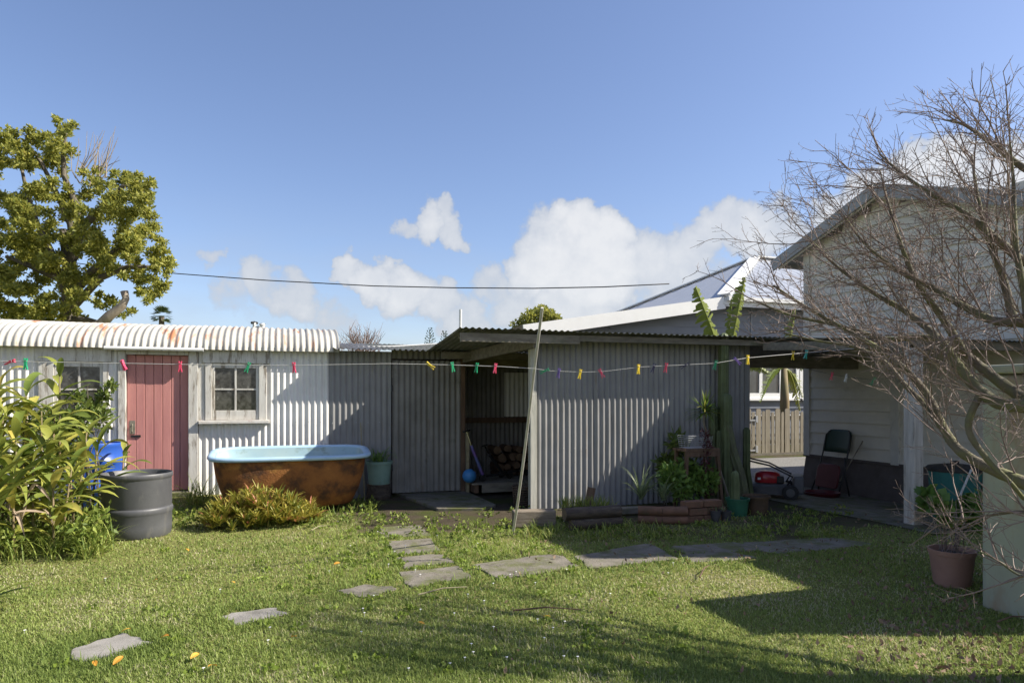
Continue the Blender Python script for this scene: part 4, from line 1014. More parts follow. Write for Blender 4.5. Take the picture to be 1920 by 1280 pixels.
# local: x along the wall, y towards the wall (+), z up ; rotated so +y -> +a
CW = .24
def lean(z): return .10+.20*z/.95
q = MB(); vs = []; nn = 12
for j, z in enumerate((.62, .70, .80, .88, .93, .955)):
    wd = CW*(1 if j < 3 else (.97, .86, .6)[j-3])
    for i in range(nn+1):
        x = -wd+2*wd*i/nn; vs.append((x, lean(z)+.03*(1-(x/CW)**2), z))
q.add(vs, [(j*(nn+1)+i, j*(nn+1)+i+1, (j+1)*(nn+1)+i+1, (j+1)*(nn+1)+i) for j in range(5) for i in range(nn)])
bk_ = q.build('backrest', M['chair_green'], ch, smooth=True, local=True); md = bk_.modifiers.new('thick', 'SOLIDIFY'); md.thickness = .02
for s_ in (-1, 1):
    q = MB(); q.tube([(s_*CW*.7, lean(.95)+.02, .945), (s_*CW*.98, lean(.88), .87), (s_*CW, lean(.6), .6), (s_*CW*1.02, lean(.3)-.02, .3), (s_*CW*1.12, .02, 0)], .012, 8); q.build('leg', M['black_metal'], ch, smooth=True, local=True)
    q = MB(); q.tube([(s_*CW*.92, lean(.55)-.02, .56), (s_*CW*1.1, .16, .28), (s_*CW*1.25, .2, .0)], .011, 8); q.build('leg', M['black_metal'], ch, smooth=True, local=True)
q = MB(); vs = []
for z, wd in ((.10, .19), (.13, .215), (.38, .22), (.43, .19), (.45, .13)):
    for y in (-.015, .015): vs += [(-wd, lean(z)-.07+y, z), (wd, lean(z)-.07+y, z)]
fs = []
for j in range(4):
    k = j*4; fs += [(k, k+1, k+5, k+4), (k+2, k+6, k+7, k+3), (k, k+4, k+6, k+2), (k+1, k+3, k+7, k+5)]
fs += [(0,2,3,1), (16,17,19,18)]
q.add(vs, fs); bevel(q.build('seat', M['chair_red'], ch, smooth=True, local=True, auto=50), .01)
q = MB(); q.tube([(-CW, lean(.2)-.02, .2), (CW, lean(.2)-.02, .2)], .009, 8); q.build('stretcher', M['black_metal'], ch, smooth=True, local=True)
ch.location.x -= .0
cp2 = onG(1578, 928, -.1); rb = thing('red_basin', (HA-.62, cp2.y-.02, gzf(HA-.6, cp2.y)), 'low dark red basin on the floor below the leaning chair', 'basin')
q = MB(); q.lathe([(.20, 0), (.235, .02), (.25, .07), (.24, .072), (.225, .03), (.05, .02)], (0,0,0), 28); q.build('basin_body', M['chair_red'], rb, smooth=True, local=True, auto=45)
p = onG(1618, 880, -.1); stk = thing('leaning_stick', (HA-.2, cp.y-.3, gzf(HA-.2, cp.y)), 'thin stick leaning beside the green backed chair', 'stick')
b0_ = Vector((HA-.35, cp.y-.1, gzf(HA-.35, cp.y)+.0)); e1 = onA(1618, 826, HA-.03)
q = MB(); q.tube([b0_, e1], .008, 6); q.build('stick', M['old_wood_v'], stk)

# teal bin with lid
c2 = onG(1790, 962, -.07); c2 = Vector((HA-.42, onA(1790, 900, HA-.42).y, 0)); c2.z = gzf(c2.x, c2.y)
tb = thing('teal_bin', c2, 'teal plastic rubbish bin with a dark lid by the house', 'bin')
q = MB(); q.lathe([(.22, 0), (.235, .02), (.275, .54), (.285, .56), (.285, .585), (.27, .585), (.2, .1)], (0,0,0), 36, cap1=False, wob=lambda w, z: .012*math.cos(18*w) if .02 < z < .53 else 0); q.build('bin_body', M['teal_plastic'], tb, smooth=True, local=True, auto=50)
ld = MB(); ld.lathe([(.30, .57), (.305, .60), (.28, .625), (.12, .65), (.01, .655)], (0,0,0), 36); lo_ = ld.build('lid', M['dark_lid'], tb, smooth=True, local=True, auto=40)
q = MB(); q.box(-.06, .06, -.018, .018, .65, .69); bevel(q.build('lid_handle', M['dark_lid'], lo_, local=True), .012)
p0_ = onG(1812, 950, -.07); pv = thing('plastic_pipe', p0_, 'white plastic pipe leaning against the teal bin', 'pipe')
q = MB(); q.tube([Vector((c2.x-.30, c2.y-.16, c2.z)), Vector((c2.x-.12, c2.y-.30, c2.z+.62))], .013, 8); q.build('pipe', M['pvc_white'], pv, smooth=True, auto=40)

# ---------------------------------------------------------------- inside the shed doorway
pl0 = onB(868, 925, 8.95).x
pal = thing('timber_pallet', (2.9, 9.2, .04), 'low wooden pallet platform just inside the shed doorway', 'pallet')
for i in range(4):
    q = MB(); y = 8.92+i*.19; q.box(2.42+.02*i, 3.42, y, y+.165, .15, .172); bevel(q.build('board', M['old_wood'], pal), .003)
for x in (2.45, 2.9, 3.35):
    q = MB(); q.box(x, x+.06, 8.93, 9.66, .04, .149); q.build('bearer', M['brown_wood'], pal)
q = MB(); q.box(2.55, 3.42, 8.895, 8.918, .045, .168); q.build('front_board', M['old_wood'], pal)
def scooter(base, top, label, mt, bar_w):
    o = thing('kick_scooter', base, label, 'scooter')
    base, top = Vector(base), Vector(top); mid = base.lerp(top, .72)
    q = MB(); q.tube([base+Vector((0,0,.09)), mid], .022, 10); q.build('steering_tube', M[mt], o, smooth=True, auto=40)
    q = MB(); q.tube([mid, top], .014, 8); q.build('stem', M['chrome'], o, smooth=True, auto=40)
    q = MB(); q.tube([top+Vector((-bar_w, -.05, -.005)), top, top+Vector((bar_w, .05, .01))], .012, 8); q.build('handlebar', M['black_metal'], o, smooth=True)
    q = MB(); q.lathe([(.045, -.012), (.052, -.01), (.052, .01), (.045, .012)], (0,0,0), 20); w = q.build('wheel', M['rubber'], o, local=True, smooth=True, auto=40); w.location = (0, 0, .052); w.rotation_euler = (R(90), 0, .3)
    q = MB(); d = Vector((.42, .18, 0)); q.bar(base+Vector((.04,.02,.075)), base+d+Vector((0,0,.075)), .09, .02); q.build('deck', M['black_metal'], o)
    q = MB(); q.lathe([(.045, -.012), (.052, -.01), (.052, .01), (.045, .012)], (0,0,0), 20); w = q.build('wheel', M['rubber'], o, local=True, smooth=True, auto=40); w.location = d+Vector((.04,.02,.052)); w.rotation_euler = (R(90), 0, .3)
b1 = onB(905, 902, 9.1); t1 = onB(875, 808, 9.1); b1.z = .172
scooter(b1, t1, 'blue and purple kick scooter leaning in the shed doorway', 'scooter_blue', .06)
b1 = onB(940, 900, 9.45); t1 = onB(909, 835, 9.35); b1.z = .172
scooter(b1, t1, 'dark kick scooter standing behind the blue one', 'black_metal', .05)
c2 = onB(880, 888, 9.0); bl = thing('blue_ball', (c2.x, 9.0, .173), 'blue ball lying on the pallet in the shed', 'ball')
q = MB(); n1 = 16; rr = .095
q.lathe([(max(.001, rr*math.sin(math.pi*i/n1)), rr-rr*math.cos(math.pi*i/n1)) for i in range(n1+1)], (0,0,0), 28, cap0=False, cap1=False); q.build('ball_skin', M['ball_blue'], bl, smooth=True, local=True)
pk = onB(866, 860, 9.14); pk = thing('timber_offcut', (2.40, 9.14, .03), 'tan timber offcut standing at the doorway edge', 'timber')
q = MB(); q.box(2.385, 2.425, 9.10, 9.15, 0.0, onB(868, 810, 9.1).z); q.build('beam', M['tan_wood'], pk)
# firewood
k = 0
for row in range(5):
    for i in range(7-row % 2):
        x = 3.02+i*.15+(row % 2)*.075+rng.uniform(-.04, .04); z = .075+row*.118+rng.uniform(-.02, .02); r_ = rng.uniform(.045, .078)
        o = thing('firewood_log', (x, 9.85, z-.06), 'split firewood log in the stack inside the dark shed', 'firewood', 'firewood stacked in the shed')
        m = MB(); vs = []; n = 7; ph = rng.uniform(0, 6); rs = [r_*rng.uniform(.8, 1.15) for _ in range(n)]
        for y in (9.66+rng.uniform(-.09, .09), 10.02):
            for j in range(n): w = 2*math.pi*j/n+ph; vs.append((x+rs[j]*math.cos(w), y, z+rs[j]*math.sin(w)))
        m.add(vs, [(j, (j+1) % n, n+(j+1) % n, n+j) for j in range(n)]); m.build('bark', M['firewood'], o)
        m = MB(); m.add([Vector(v)-Vector((0,.001,0)) for v in vs[:n]], [tuple(range(n))]); m.build('cut_end', M['firewood_end'], o)
# wicker basket by the door post
wk = Vector((onB(985, 940, 7.95).x-.04, 7.95, .005)); wk_o = thing('wicker_basket', wk, 'dark woven basket leaning by the shed door post', 'basket')
q = MB()
for k in range(9):
    z = .01+k*.028; q.tube([(.1*(1+.03*k)*math.cos(w), .09*(1+.03*k)*math.sin(w)+.004*math.sin(9*w+k*math.pi), z) for w in [2*math.pi*i/28 for i in range(29)]], .009, 5)
for i in range(14):
    w = 2*math.pi*i/14; q.tube([(.1*math.cos(w), .09*math.sin(w), 0), (.127*math.cos(w), .114*math.sin(w), .26)], .006, 5)
q.lathe([(.1, .004), (.01, .005)], (0,0,0), 20, cap0=False)
tag(q.build('weave', M['wicker'], wk_o, local=True, smooth=True), kind='stuff')
tag(wk_o)
# stake in the bucket's soil beside the tub
p0_, p1_ = onB(684, 850, 9.0), onB(676, 792, 9.0); p0_.z = gzf(p0_.x, 9.0)
tk = thing('bamboo_cane', p0_, 'thin dry cane leaning on the grey annex wall', 'cane')
q = MB(); q.tube([p0_, p1_], .007, 6); q.build('cane', M['tan_wood'], tk)

# ---------------------------------------------------------------- overhead cable and weather station
cb = thing('overhead_cable', W(700, 538, 26), 'dark overhead cable crossing the sky behind the sheds', 'cable')
pts = [W(u, v, t) for u, v, t in ((40,480,31),(180,498,30.5),(333,513,30),(500,525.5,29),(700,536,28),(850,539.5,27),(1000,540.5,26.2),(1130,538,25.4),(1255,532,24.6))]
q = MB(); q.tube(pts, .022, 6); q.build('cable_wire', M['cable'], cb, smooth=True)
ws0 = W(484, 620, 14.5); ws = thing('weather_station', (ws0.x, ws0.y, 0), 'small weather station with wind cups behind the hut roof', 'weather station')
top = W(484, 611, 14.5)
q = MB(); q.tube([(ws0.x, ws0.y, 0), top], .02, 8); q.build('mast', M['galv'], ws)
q = MB(); q.bar(W(474, 612, 14.5), W(496, 614, 14.5), .03, .03); q.build('cross_arm', M['pvc_white'], ws)
for u, v in ((473, 605), (481, 605.5), (477, 604.5)):
    c3 = W(u, v, 14.5+(u-477)*.01); q = MB(); q.lathe([(.004, -.03), (.028, -.02), (.035, 0), (.028, .02), (.004, .03)], c3, 12); q.build('wind_cup', M['black_metal'], ws, smooth=True)
q = MB(); q.tube([W(477, 612, 14.5), W(477, 605, 14.5)], .035, 8); q.build('cup_hub', M['pvc_white'], ws)
q = MB(); c3 = W(492, 615, 14.5); q.lathe([(.05, 0), (.05, .05), (.065, .06), (.065, .075), (.05, .085), (.05, .1)], c3, 14); q.build('rain_gauge', M['pvc_white'], ws, smooth=True, auto=40)
q = MB(); c3 = W(492, 608, 14.5); q.bar(c3-Vector((.06,0,0)), c3+Vector((.06,0,0)), .08, .015); q.build('solar_panel', M['black_metal'], ws)
# ------------------------------------------------------------------ plants
nrng = np.random.default_rng(11)
def foliage(name, C, Rr, n, size, mt, parent, asp=.5, flat=1.0, shell=.55, up=.35, seed=0, kind='stuff'):
    """leaf-sized folded faces spread through a set of uneven balls; C centres, Rr radii, n leaves per ball"""
    g = np.random.default_rng(seed); P = []; D = []
    for c_, r_, k in zip(C, Rr, n):
        k = int(k); d = g.normal(size=(k, 3)); d /= np.linalg.norm(d, axis=1)[:, None]
        rad = r_*(shell+(1-shell)*g.random(k))**1.0*(1+.18*np.sin(d[:, 0]*5+c_[0]*9)+.15*np.sin(d[:, 2]*6+c_[1]*7))
        p = np.array(c_)[None]+d*rad[:, None]*np.array([1, 1, flat]); P.append(p); D.append(d)
    P = np.concatenate(P); D = np.concatenate(D); n_ = len(P)
    d = D*.6+g.normal(size=(n_, 3))*.7+np.array([0, 0, up]); d /= np.linalg.norm(d, axis=1)[:, None]
    rr = np.cross(d, g.normal(size=(n_, 3))); rr /= np.linalg.norm(rr, axis=1)[:, None]
    nn = np.cross(rr, d)
    L = size*(.6+.8*g.random(n_))[:, None]; w = L*asp
    mid = P+d*L*.45
    V = np.stack([P, mid+rr*w/2+nn*w*.15, P+d*L, mid-rr*w/2+nn*w*.15], 1).reshape(-1, 3)
    b = np.arange(n_)*4
    F = np.stack([np.stack([b, b+1, b+2], 1), np.stack([b, b+2, b+3], 1)], 1).reshape(-1, 3)
    rn = np.repeat(np.clip(g.random(n_)*.75+.12*g.normal(size=n_), 0, 1), 4)
    o = np_mesh(name, V, F, M[mt], parent, rn)
    return tag(o, kind=kind) if kind else o
def strapset(q, base, n, L, w, el0, el1, dr0_, dr1_, r, spread=.02, az0=0, az1=2*math.pi, fold=.25, seg=6, zc=0):
    for i in range(n):
        az = r.uniform(az0, az1); b = Vector(base)+Vector((r.uniform(-spread, spread), r.uniform(-spread, spread), zc))
        q.strap(b, az, r.uniform(el0, el1), L*r.uniform(.6, 1.15), w*r.uniform(.75, 1.15), r.uniform(dr0_, dr1_), n=seg, fold=fold, a=r.random())

# --- the big tree behind the hut
TT = 20.0
tr = thing('evergreen_tree', (W(129, 740, TT).x, W(129, 740, TT).y, 0), 'large olive green evergreen tree rising behind the white hut', 'tree')
CL = [(125,236,27),(117,268,20),(34,258,40),(69,272,40),(107,296,38),(8,286,36),(45,295,36),(172,332,24),(186,350,22),(223,338,27),(258,340,32),(270,355,24),(34,372,46),(62,392,46),(103,364,42),(144,381,42),(240,388,50),
 (206,408,50),(258,415,46),(155,424,46),(18,420,46),(52,447,50),(16,475,55),(69,482,55),(112,476,50),(165,456,50),(213,456,54),(258,458,50),(296,478,36),(309,503,28),(296,530,31),(275,549,24),(258,522,28),(165,497,46),
 (155,522,40),(120,528,40),(86,532,46),(34,523,50),(10,546,42),(52,562,42),(113,590,24),(18,580,36),(192,566,26),(236,583,17),(225,500,34),(84,424,36),(70,590,34),(100,575,30),(40,600,30),(150,600,24),(140,560,30),(-40,300,50),(-60,380,60),(-50,460,60),(-50,540,60),(-110,420,70),(-110,520,70)]
CC = []; RR = []; NN = []
for u, v, r_ in CL:
    for k in range(9):
        t = TT+rng.uniform(-1.7, 1.5); w = rng.uniform(0, 6.28); d = r_*math.sqrt(rng.random())*.85; j = r_*rng.uniform(.18, .40)
        CC.append(W(u+d*math.cos(w), v+d*math.sin(w)*.85, t)); RR.append(j/FPX*t); NN.append(1150*(j/40)**1.6)
foliage('crown', CC, RR, NN, .105, 'tree_leaf', tr, asp=.5, flat=.75, shell=.15, seed=3)
q = MB(); q.tube([W(128,760,TT), W(129,610,TT), W(130,560,TT), W(128,500,TT), W(118,430,TT)], [.32,.25,.21,.16,.10], 12); q.build('trunk', M['bark'], tr, smooth=True)
LB = [[(130,560),(112,520),(95,470),(70,420),(50,360),(35,290)],[(128,520),(140,470),(132,420),(110,370),(80,310),(60,280)],[(128,500),(150,440),(145,390),(120,330),(118,280),(124,250)],
      [(130,560),(170,510),(215,470),(260,440)],[(132,580),(190,520),(240,500),(290,500)],[(150,430),(190,390),(230,350),(262,340)],[(110,520),(60,500),(10,480)],[(134,600),(165,600),(195,606)]]
for pts in LB:
    q = MB(); k = len(pts); q.tube([W(u, v, TT-.3+.2*math.sin(i*2)) for i, (u, v) in enumerate(pts)], [lerp(.13, .035, i/(k-1)) for i in range(k)], 8); q.build('limb', M['bark'], tr, smooth=True)
q = MB(); q.tube([W(186,612,TT-1.5), W(205,592,TT-1.5), W(228,575,TT-1.5), W(236,560,TT-1.5), W(233,546,TT-1.5)], [.15,.13,.11,.09,.10], 10); q.build('sawn_limb', M['bark_pale'], tr, smooth=True)
q = MB(); r_ = random.Random(5)
for i in range(30):
    u0, v0 = r_.uniform(140, 200), r_.uniform(320, 350); u1, v1 = u0+r_.uniform(-25, 45), v0-r_.uniform(20, 90)
    t = TT+r_.uniform(-.8, .8); m_ = ((u0+u1)/2+r_.uniform(-8, 8), (v0+v1)/2+r_.uniform(-4, 8))
    q.tube([W(u0, v0, t), W(*m_, t), W(u1, v1, t)], [.020, .012, .005], 4)
tag(q.build('dead_twigs', M['bark_pale'], tr), kind='stuff')

# --- far trees
def bare_far(name, u, v0, v1, wpx, t, label, n=90, seed=1):
    b = W(u, 740, t); o = thing(name, (b.x, b.y, 0), label, 'tree'); r = random.Random(seed); q = MB()
    top = W(u, v0, t); H = top.z; half = wpx/2/FPX*t
    q.tube([(b.x, b.y, 0), (b.x, b.y, H*.4), (b.x+.05, b.y, H*.75)], [H*.02, H*.014, H*.008], 6); q.build('trunk', M['bark'], o)
    q = MB()
    for i in range(n):
        s = Vector((b.x, b.y, H*r.uniform(.3, .7))); az = r.uniform(0, 6.28); l = half*r.uniform(.5, 1)
        e = Vector((b.x+math.cos(az)*l, b.y+math.sin(az)*l, s.z+(H-s.z)*r.uniform(.35, 1)*(1-.3*l/half))); m_ = s.lerp(e, .5)+Vector((0, 0, -.06*H*r.random()))
        q.tube([s, m_, e], [H*.006, H*.004, H*.0015], 4)
        for k in range(6):
            p = m_.lerp(e, r.random()); q.tube([p, p+Vector((r.uniform(-.5, .5), r.uniform(-.5, .5), r.uniform(.1, .9)))*H*.12], [H*.0022, H*.0008], 3)
    tag(q.build('crown', M['twig_bark'], o), kind='stuff')
bare_far('bare_tree', 679, 594, 640, 82, 40, 'leafless tree far beyond the annex roof', 90, 2)
bare_far('bare_tree', 624, 622, 640, 40, 44, 'small leafless tree beside the curved roof end', 50, 4)
pb_ = W(303, 740, 60); pm = thing('palm_tree', (pb_.x, pb_.y, 0), 'distant fan palm above the curved hut roof', 'palm tree')
ht = W(303, 592, 60).z
q = MB(); q.tube([(pb_.x, pb_.y, 0), (pb_.x, pb_.y, ht)], [.3, .22], 8); q.build('trunk', M['bark'], pm)
r_ = random.Random(8); q = MB()
for i in range(46):
    az = r_.uniform(0, 6.28); el = r_.uniform(-.7, 1.35); c0 = Vector((pb_.x, pb_.y, ht)); d = Vector((math.cos(az)*math.cos(el), math.sin(az)*math.cos(el), math.sin(el)))
    c1 = c0+d*.5
    for k in range(9):
        w = (k-4)*.26; s_ = Vector((-math.sin(az), math.cos(az), 0)); dd = (d*math.cos(w)+s_*math.sin(w)+Vector((0,0,-.15))).normalized()
        q.leaf(c1, dd, d.cross(s_), .55, .07, a=r_.random())
tag(q.build('crown', M['palm_leaf'], pm), kind='stuff')
for u, v0, t, lb in ((806, 618, 85, 'left and taller of two distant thin conifers'), (833, 624, 85, 'right and shorter of two distant thin conifers')):
    b = W(u, 740, t); o = thing('conifer_tree', (b.x, b.y, 0), lb, 'tree', 'distant conifers'); H = W(u, v0, t).z; r_ = random.Random(u)
    q = MB(); q.tube([(b.x, b.y, 0), (b.x, b.y, H)], [.12, .02], 5); q.build('trunk', M['bark'], o)
    q = MB()
    for k in range(9):
        z = H-.15-k*.32
        for i in range(6):
            az = r_.uniform(0, 6.28); l = .25+.09*k
            e = Vector((b.x+l*math.cos(az), b.y+l*math.sin(az), z+.25)); q.tube([(b.x, b.y, z), e], [.03, .02], 4); q.leaf(e, (0, 0, 1), (1, 0, 0), .22, .16, a=.2); q.leaf(e, (.3, .2, 1), (0, 1, 0), .2, .14, a=.1)
    tag(q.build('crown', M['palm_leaf'], o), kind='stuff')
b = W(1012, 740, 32); o = thing('round_tree', (b.x, b.y, 0), 'round leafy tree top showing above the shed roof', 'tree')
q = MB(); q.tube([(b.x, b.y, 0), W(1012, 600, 32)], [.2, .1], 7); q.build('trunk', M['bark'], o)
cs = [W(1012+du, 594+dv, 32+rng.uniform(-.6, .6)) for du, dv in ((0,-2),(-18,2),(18,4),(-30,10),(30,8),(8,-8),(-8,6),(-46,16))]
foliage('crown', cs, [.42,.40,.40,.3,.3,.35,.4,.2], [420]*7+[120], .14, 'tree_leaf', o, seed=9)

# --- bed of ginger lilies and shrubs in front of the hut
def ginger(base, H, nl, label, seed, Ll=.48, wl=.082, lean=(0, 0), az0=None):
    r = random.Random(seed); o = thing('ginger_plant', base, label, 'plant', 'ginger lilies in the garden bed'); base = Vector(base)
    top = base+Vector((lean[0], lean[1], H)); q = MB(); q.tube([base, base.lerp(top, .5)+Vector((lean[0]*-.1, 0, 0)), top], [.012, .010, .006], 7); q.build('stem', M['banana_stem'], o, smooth=True)
    az = r.uniform(0, 6.28) if az0 is None else az0
    for i in range(nl):
        t = .28+.72*i/(nl-1); p = base.lerp(top, t); a_ = az+(i % 2)*math.pi+r.uniform(-.7, .7)
        q = MB(); q.strap(p, a_, r.uniform(.5, 1.15)+(.25 if i > nl-3 else 0), Ll*r.uniform(.75, 1.2)*(1 if i < nl-2 else .75), wl*r.uniform(.8, 1.15), r.uniform(.9, 2.3), n=8, fold=.35, twist=r.uniform(-.8, .8), prof=lambda t_: max(.03, min(1, 3.2*t_+.12)*(1-t_**3)))
        q.build('leaf', M['ginger_leaf'], o, smooth=True)
GN = [(112,7.75,1.62,12,'tallest ginger plant, its tip above the hut window',(0,0)),(60,7.55,1.36,11,'ginger plant left of the tallest one',(-.05,0)),(18,7.4,1.42,11,'ginger plant by the left picture edge below the pegs',(-.08,0)),(-25,7.2,1.35,10,'ginger plant half cut off by the left picture edge',(0,0)),
      (140,7.35,1.02,9,'ginger plant in front of the blue barrel, leaning right',(.1,0)),(80,7.1,.98,10,'low ginger plant in the middle of the bed',(.05,0)),(30,6.95,1.05,10,'yellowing ginger plant near the front left of the bed',(0,0)),(115,6.95,.72,8,'short ginger plant at the front of the bed',(.08,0)),
      (-10,6.8,.86,9,'ginger plant at the front left corner of the bed',(0,0)),(170,7.6,.86,8,'small ginger plant right of the tallest one',(.06,0)),(48,7.9,1.3,10,'ginger plant under the left hut window',(0,0)),(-50,7.6,1.3,9,'ginger plant against the left end of the hut',(0,0)),
      (95,7.45,1.15,11,'ginger plant just in front of the tallest one',(.03,0)),(5,7.1,1.2,11,'drooping ginger plant behind the flax leaves',(0,0)),(140,7.0,.62,8,'low ginger plant beside the black drum',(-.03,0)),(62,6.8,.8,10,'pale ginger plant at the front centre of the bed',(0,0)),
      (-5,7.0,1.3,12,'full ginger plant at the left edge, right of the half cut one',(-.02,0)),(40,7.25,1.15,12,'leafy ginger plant between the tall ones at left',(.02,0)),(78,7.3,1.22,11,'upright ginger plant below the green peg',(0,0)),(25,6.65,.75,10,'low ginger plant just behind the edging stones',(0,0)),(100,6.75,.6,9,'small ginger plant nearest the black drum at the front',(0,0))]
for i, (u, b, H, nl, lb, ln) in enumerate(GN):
    p = onB(u, 800, b); ginger((p.x, b, gzf(p.x, b)), H, nl+4, lb, 20+i, lean=ln)
p = onB(228, 800, 8.35); ginger((p.x, 8.35, gzf(p.x, 8.35)), .72, 9, 'young ginger plant in front of the red door jamb', 60, .36, .05, (.02, 0))
p = onB(170, 850, 8.15); sb = thing('leafy_shrub', (p.x, 8.15, gzf(p.x, 8.15)), 'small leaved shrub in front of the left hut window', 'shrub')
cs = []; rs = []; ns = []; r_ = random.Random(3)
for u, v, rr in ((130,790,30),(172,765,20),(196,742,12),(206,722,8),(150,790,36),(110,800,36),(180,780,26),(110,850,36),(90,790,30),(150,745,10)):
    for k in range(3): cs.append(onB(u+r_.uniform(-.4, .4)*rr, v+r_.uniform(-.4, .4)*rr, 8.15+r_.uniform(-.25, .2))); rs.append(rr*.75*7.6/FPX); ns.append(3.4*rr)
foliage('foliage', cs, rs, ns, .062, 'shrub_leaf', sb, asp=.48, shell=.2, seed=12)
q = MB()
for i in range(14):
    e = onB(r_.uniform(95, 205), r_.uniform(715, 800), 8.15+r_.uniform(-.2, .15)); s_ = Vector((p.x+r_.uniform(-.2, .2), 8.15, gzf(p.x, 8.15))); q.tube([s_, s_.lerp(e, .5)+Vector((0, 0, .08)), e], [.008, .006, .003], 5)
tag(q.build('stems', M['bark'], sb), kind='stuff')
# low weeds, buttercups and grass at the bed's foot
wd = thing('bed_weeds', G(120, 985), 'tangle of low weeds and long grass at the garden bed edge', 'weeds')
cs = []; rs = []; ns = []
for i in range(46):
    u = r_.uniform(-40, 205); b = r_.uniform(6.55, 7.5)
    pp = onB(u, 900, b); cs.append((pp.x, b, gzf(pp.x, b)+r_.uniform(.04, .30))); rs.append(r_.uniform(.08, .16)); ns.append(46)
foliage('leaves', cs, rs, ns, .055, 'weed_leaf', wd, asp=.5, shell=.2, seed=14)
q = MB()
for i in range(70):
    u = r_.uniform(-40, 215); b = r_.uniform(6.45, 7.4); pp = onB(u, 900, b)
    strapset(q, (pp.x, b, gzf(pp.x, b)), 9, .34, .011, .7, 1.45, .6, 2.2, r_, .05, seg=5)
tag(q.build('long_grass', M['weed_leaf'], wd), kind='stuff')
for u, v, t in ((181, 893, 7.0), (103, 972, 6.75)):
    c3 = W(u, v, t); q = MB()
    for i in range(5): w = i*1.2566; q.leaf(c3, (math.cos(w), math.sin(w), .6), (0, 0, 1), .022, .02)
    q.build('buttercup', M['peg_yellow'], wd)
q = MB()
for i in range(16):
    u, v = r_.uniform(2, 85), r_.uniform(905, 965); b = r_.uniform(6.5, 6.8); q.strap(onB(u, v, b), r_.uniform(0, 6.28), r_.uniform(-1.2, .1), r_.uniform(.15, .3), .03, r_.uniform(.2, 1.0), n=5, fold=.6, a=r_.random(), twist=1.5)
tag(q.build('dead_leaves', M['dry_leaf'], wd), kind='stuff')
for u, v, w_, lb in ((105, 1022, .17, 'brown stone at the right end of the bed edge'), (55, 1024, .14, 'mossy stone at the left of the bed edge')):
    c3 = G(u, v); o = thing('edging_stone', (c3.x, c3.y, c3.z), lb, 'stone', 'stones edging the bed')
    q = MB(); q.lathe([(w_*.9, -.02), (w_, .03), (w_*.9, .075), (w_*.55, .10), (.01, .105)], (0,0,0), 14, wob=lambda w, z: .12*math.sin(2*w+1)+.08*math.sin(5*w+z*30)); ob = q.build('stone', M['terracotta' if u > 80 else 'concrete_dark'], o, smooth=True, local=True); ob.scale = (1, .6, 1)
# strap-leaved clump reaching in from the left
fx = thing('flax_plant', W(-95, 960, 5.1)*1, 'dark strap leaved flax reaching in from the left edge', 'plant'); fb = W(-80, 945, 5.2); fx.location = (fb.x, fb.y, 0)
for (u, v, t, wdt) in ((140,885,5.1,.07),(105,868,5.0,.065),(60,850,5.2,.06),(90,905,4.9,.06),(120,842,5.3,.05),(40,820,5.3,.055),(25,870,4.8,.06),(10,800,5.2,.05),(70,800,5.5,.05),(50,930,4.9,.05),(20,760,5.4,.05),(-10,720,5.4,.05),(30,905,5.3,.06),(96,930,5.2,.04)):
    e = W(u, v, t); s_ = Vector((fb.x+r_.uniform(-.1, .1), fb.y+r_.uniform(-.1, .1), r_.uniform(.05, .3))); q = MB(); n = 9; vs = []
    ax = (e-s_).normalized(); sd = ax.cross(Vector((0,0,1))).normalized(); nn_ = sd.cross(ax)
    if r_.random() < .5: sd = (sd+nn_*.8).normalized()
    for i in range(n+1):
        t_ = i/n; pth = s_.lerp(e, t_)+Vector((0, 0, .16*math.sin(math.pi*t_))); ww = wdt*.5*max(.03, min(1, .5+2*t_)*(1-t_**3)); vs += [pth+sd*ww+nn_*ww*.35, pth, pth-sd*ww+nn_*ww*.35]
    q.add(vs, [f for i in range(n) for f in ((i*3, i*3+1, i*3+4, i*3+3), (i*3+1, i*3+2, i*3+5, i*3+4))]); q.build('leaf', M['flax_leaf'], fx, smooth=True)
cb_ = thing('corner_plant', (onG(-45, 1140).x, onG(-45, 1140).y, 0), 'yellow green strap leaves at the lower left picture edge', 'plant')
for i in range(9):
    q = MB(); q.strap(Vector(cb_.location), R(-18)+r_.uniform(-.9, .9), r_.uniform(.5, 1.3), r_.uniform(.26, .42), .05, r_.uniform(.4, 1.3), n=7, fold=.4); q.build('leaf', M['ginger_leaf' if i % 3 else 'flax_leaf'], cb_, smooth=True)

# --- bromeliads and tufts in front of the tub
bc = onG(490, 985); bm_ = thing('bromeliad_clump', (bc.x, bc.y, 0), 'low clump of red tipped yellow green bromeliads before the bathtub', 'plant'); q = MB(); r_ = random.Random(31)
for i in range(210):
    w = r_.uniform(0, 6.28); rr = math.sqrt(r_.random()); x = bc.x+.56*rr*math.cos(w); y = bc.y+.30*rr*math.sin(w); H = .33*(1-rr*rr*.75)*r_.uniform(.7, 1.1)
    ta, te = r_.uniform(0, 6.28), .35*rr; zz = max(0, H*(1-.85*r_.random()**2))
    for k in range(11):
        az = k*2.4+ta; q.strap((x, y, zz), az, r_.uniform(.45, 1.25), r_.uniform(.10, .19), r_.uniform(.017, .026), r_.uniform(.1, .9), n=4, fold=.4, a=min(1, max(0, r_.gauss(.5, .3))))
tag(q.build('rosettes', M['brom_leaf'], bm_), kind='stuff')
tc_ = G(372, 960); tf = thing('grass_tuft', (tc_.x, tc_.y+.15, tc_.z), 'arching tuft of long grass left of the bathtub', 'plant'); q = MB()
strapset(q, Vector(tf.location), 130, .55, .010, .7, 1.45, .8, 2.4, r_, .14, fold=.2, seg=7)
tag(q.build('blades', M['weed_leaf'], tf), kind='stuff')
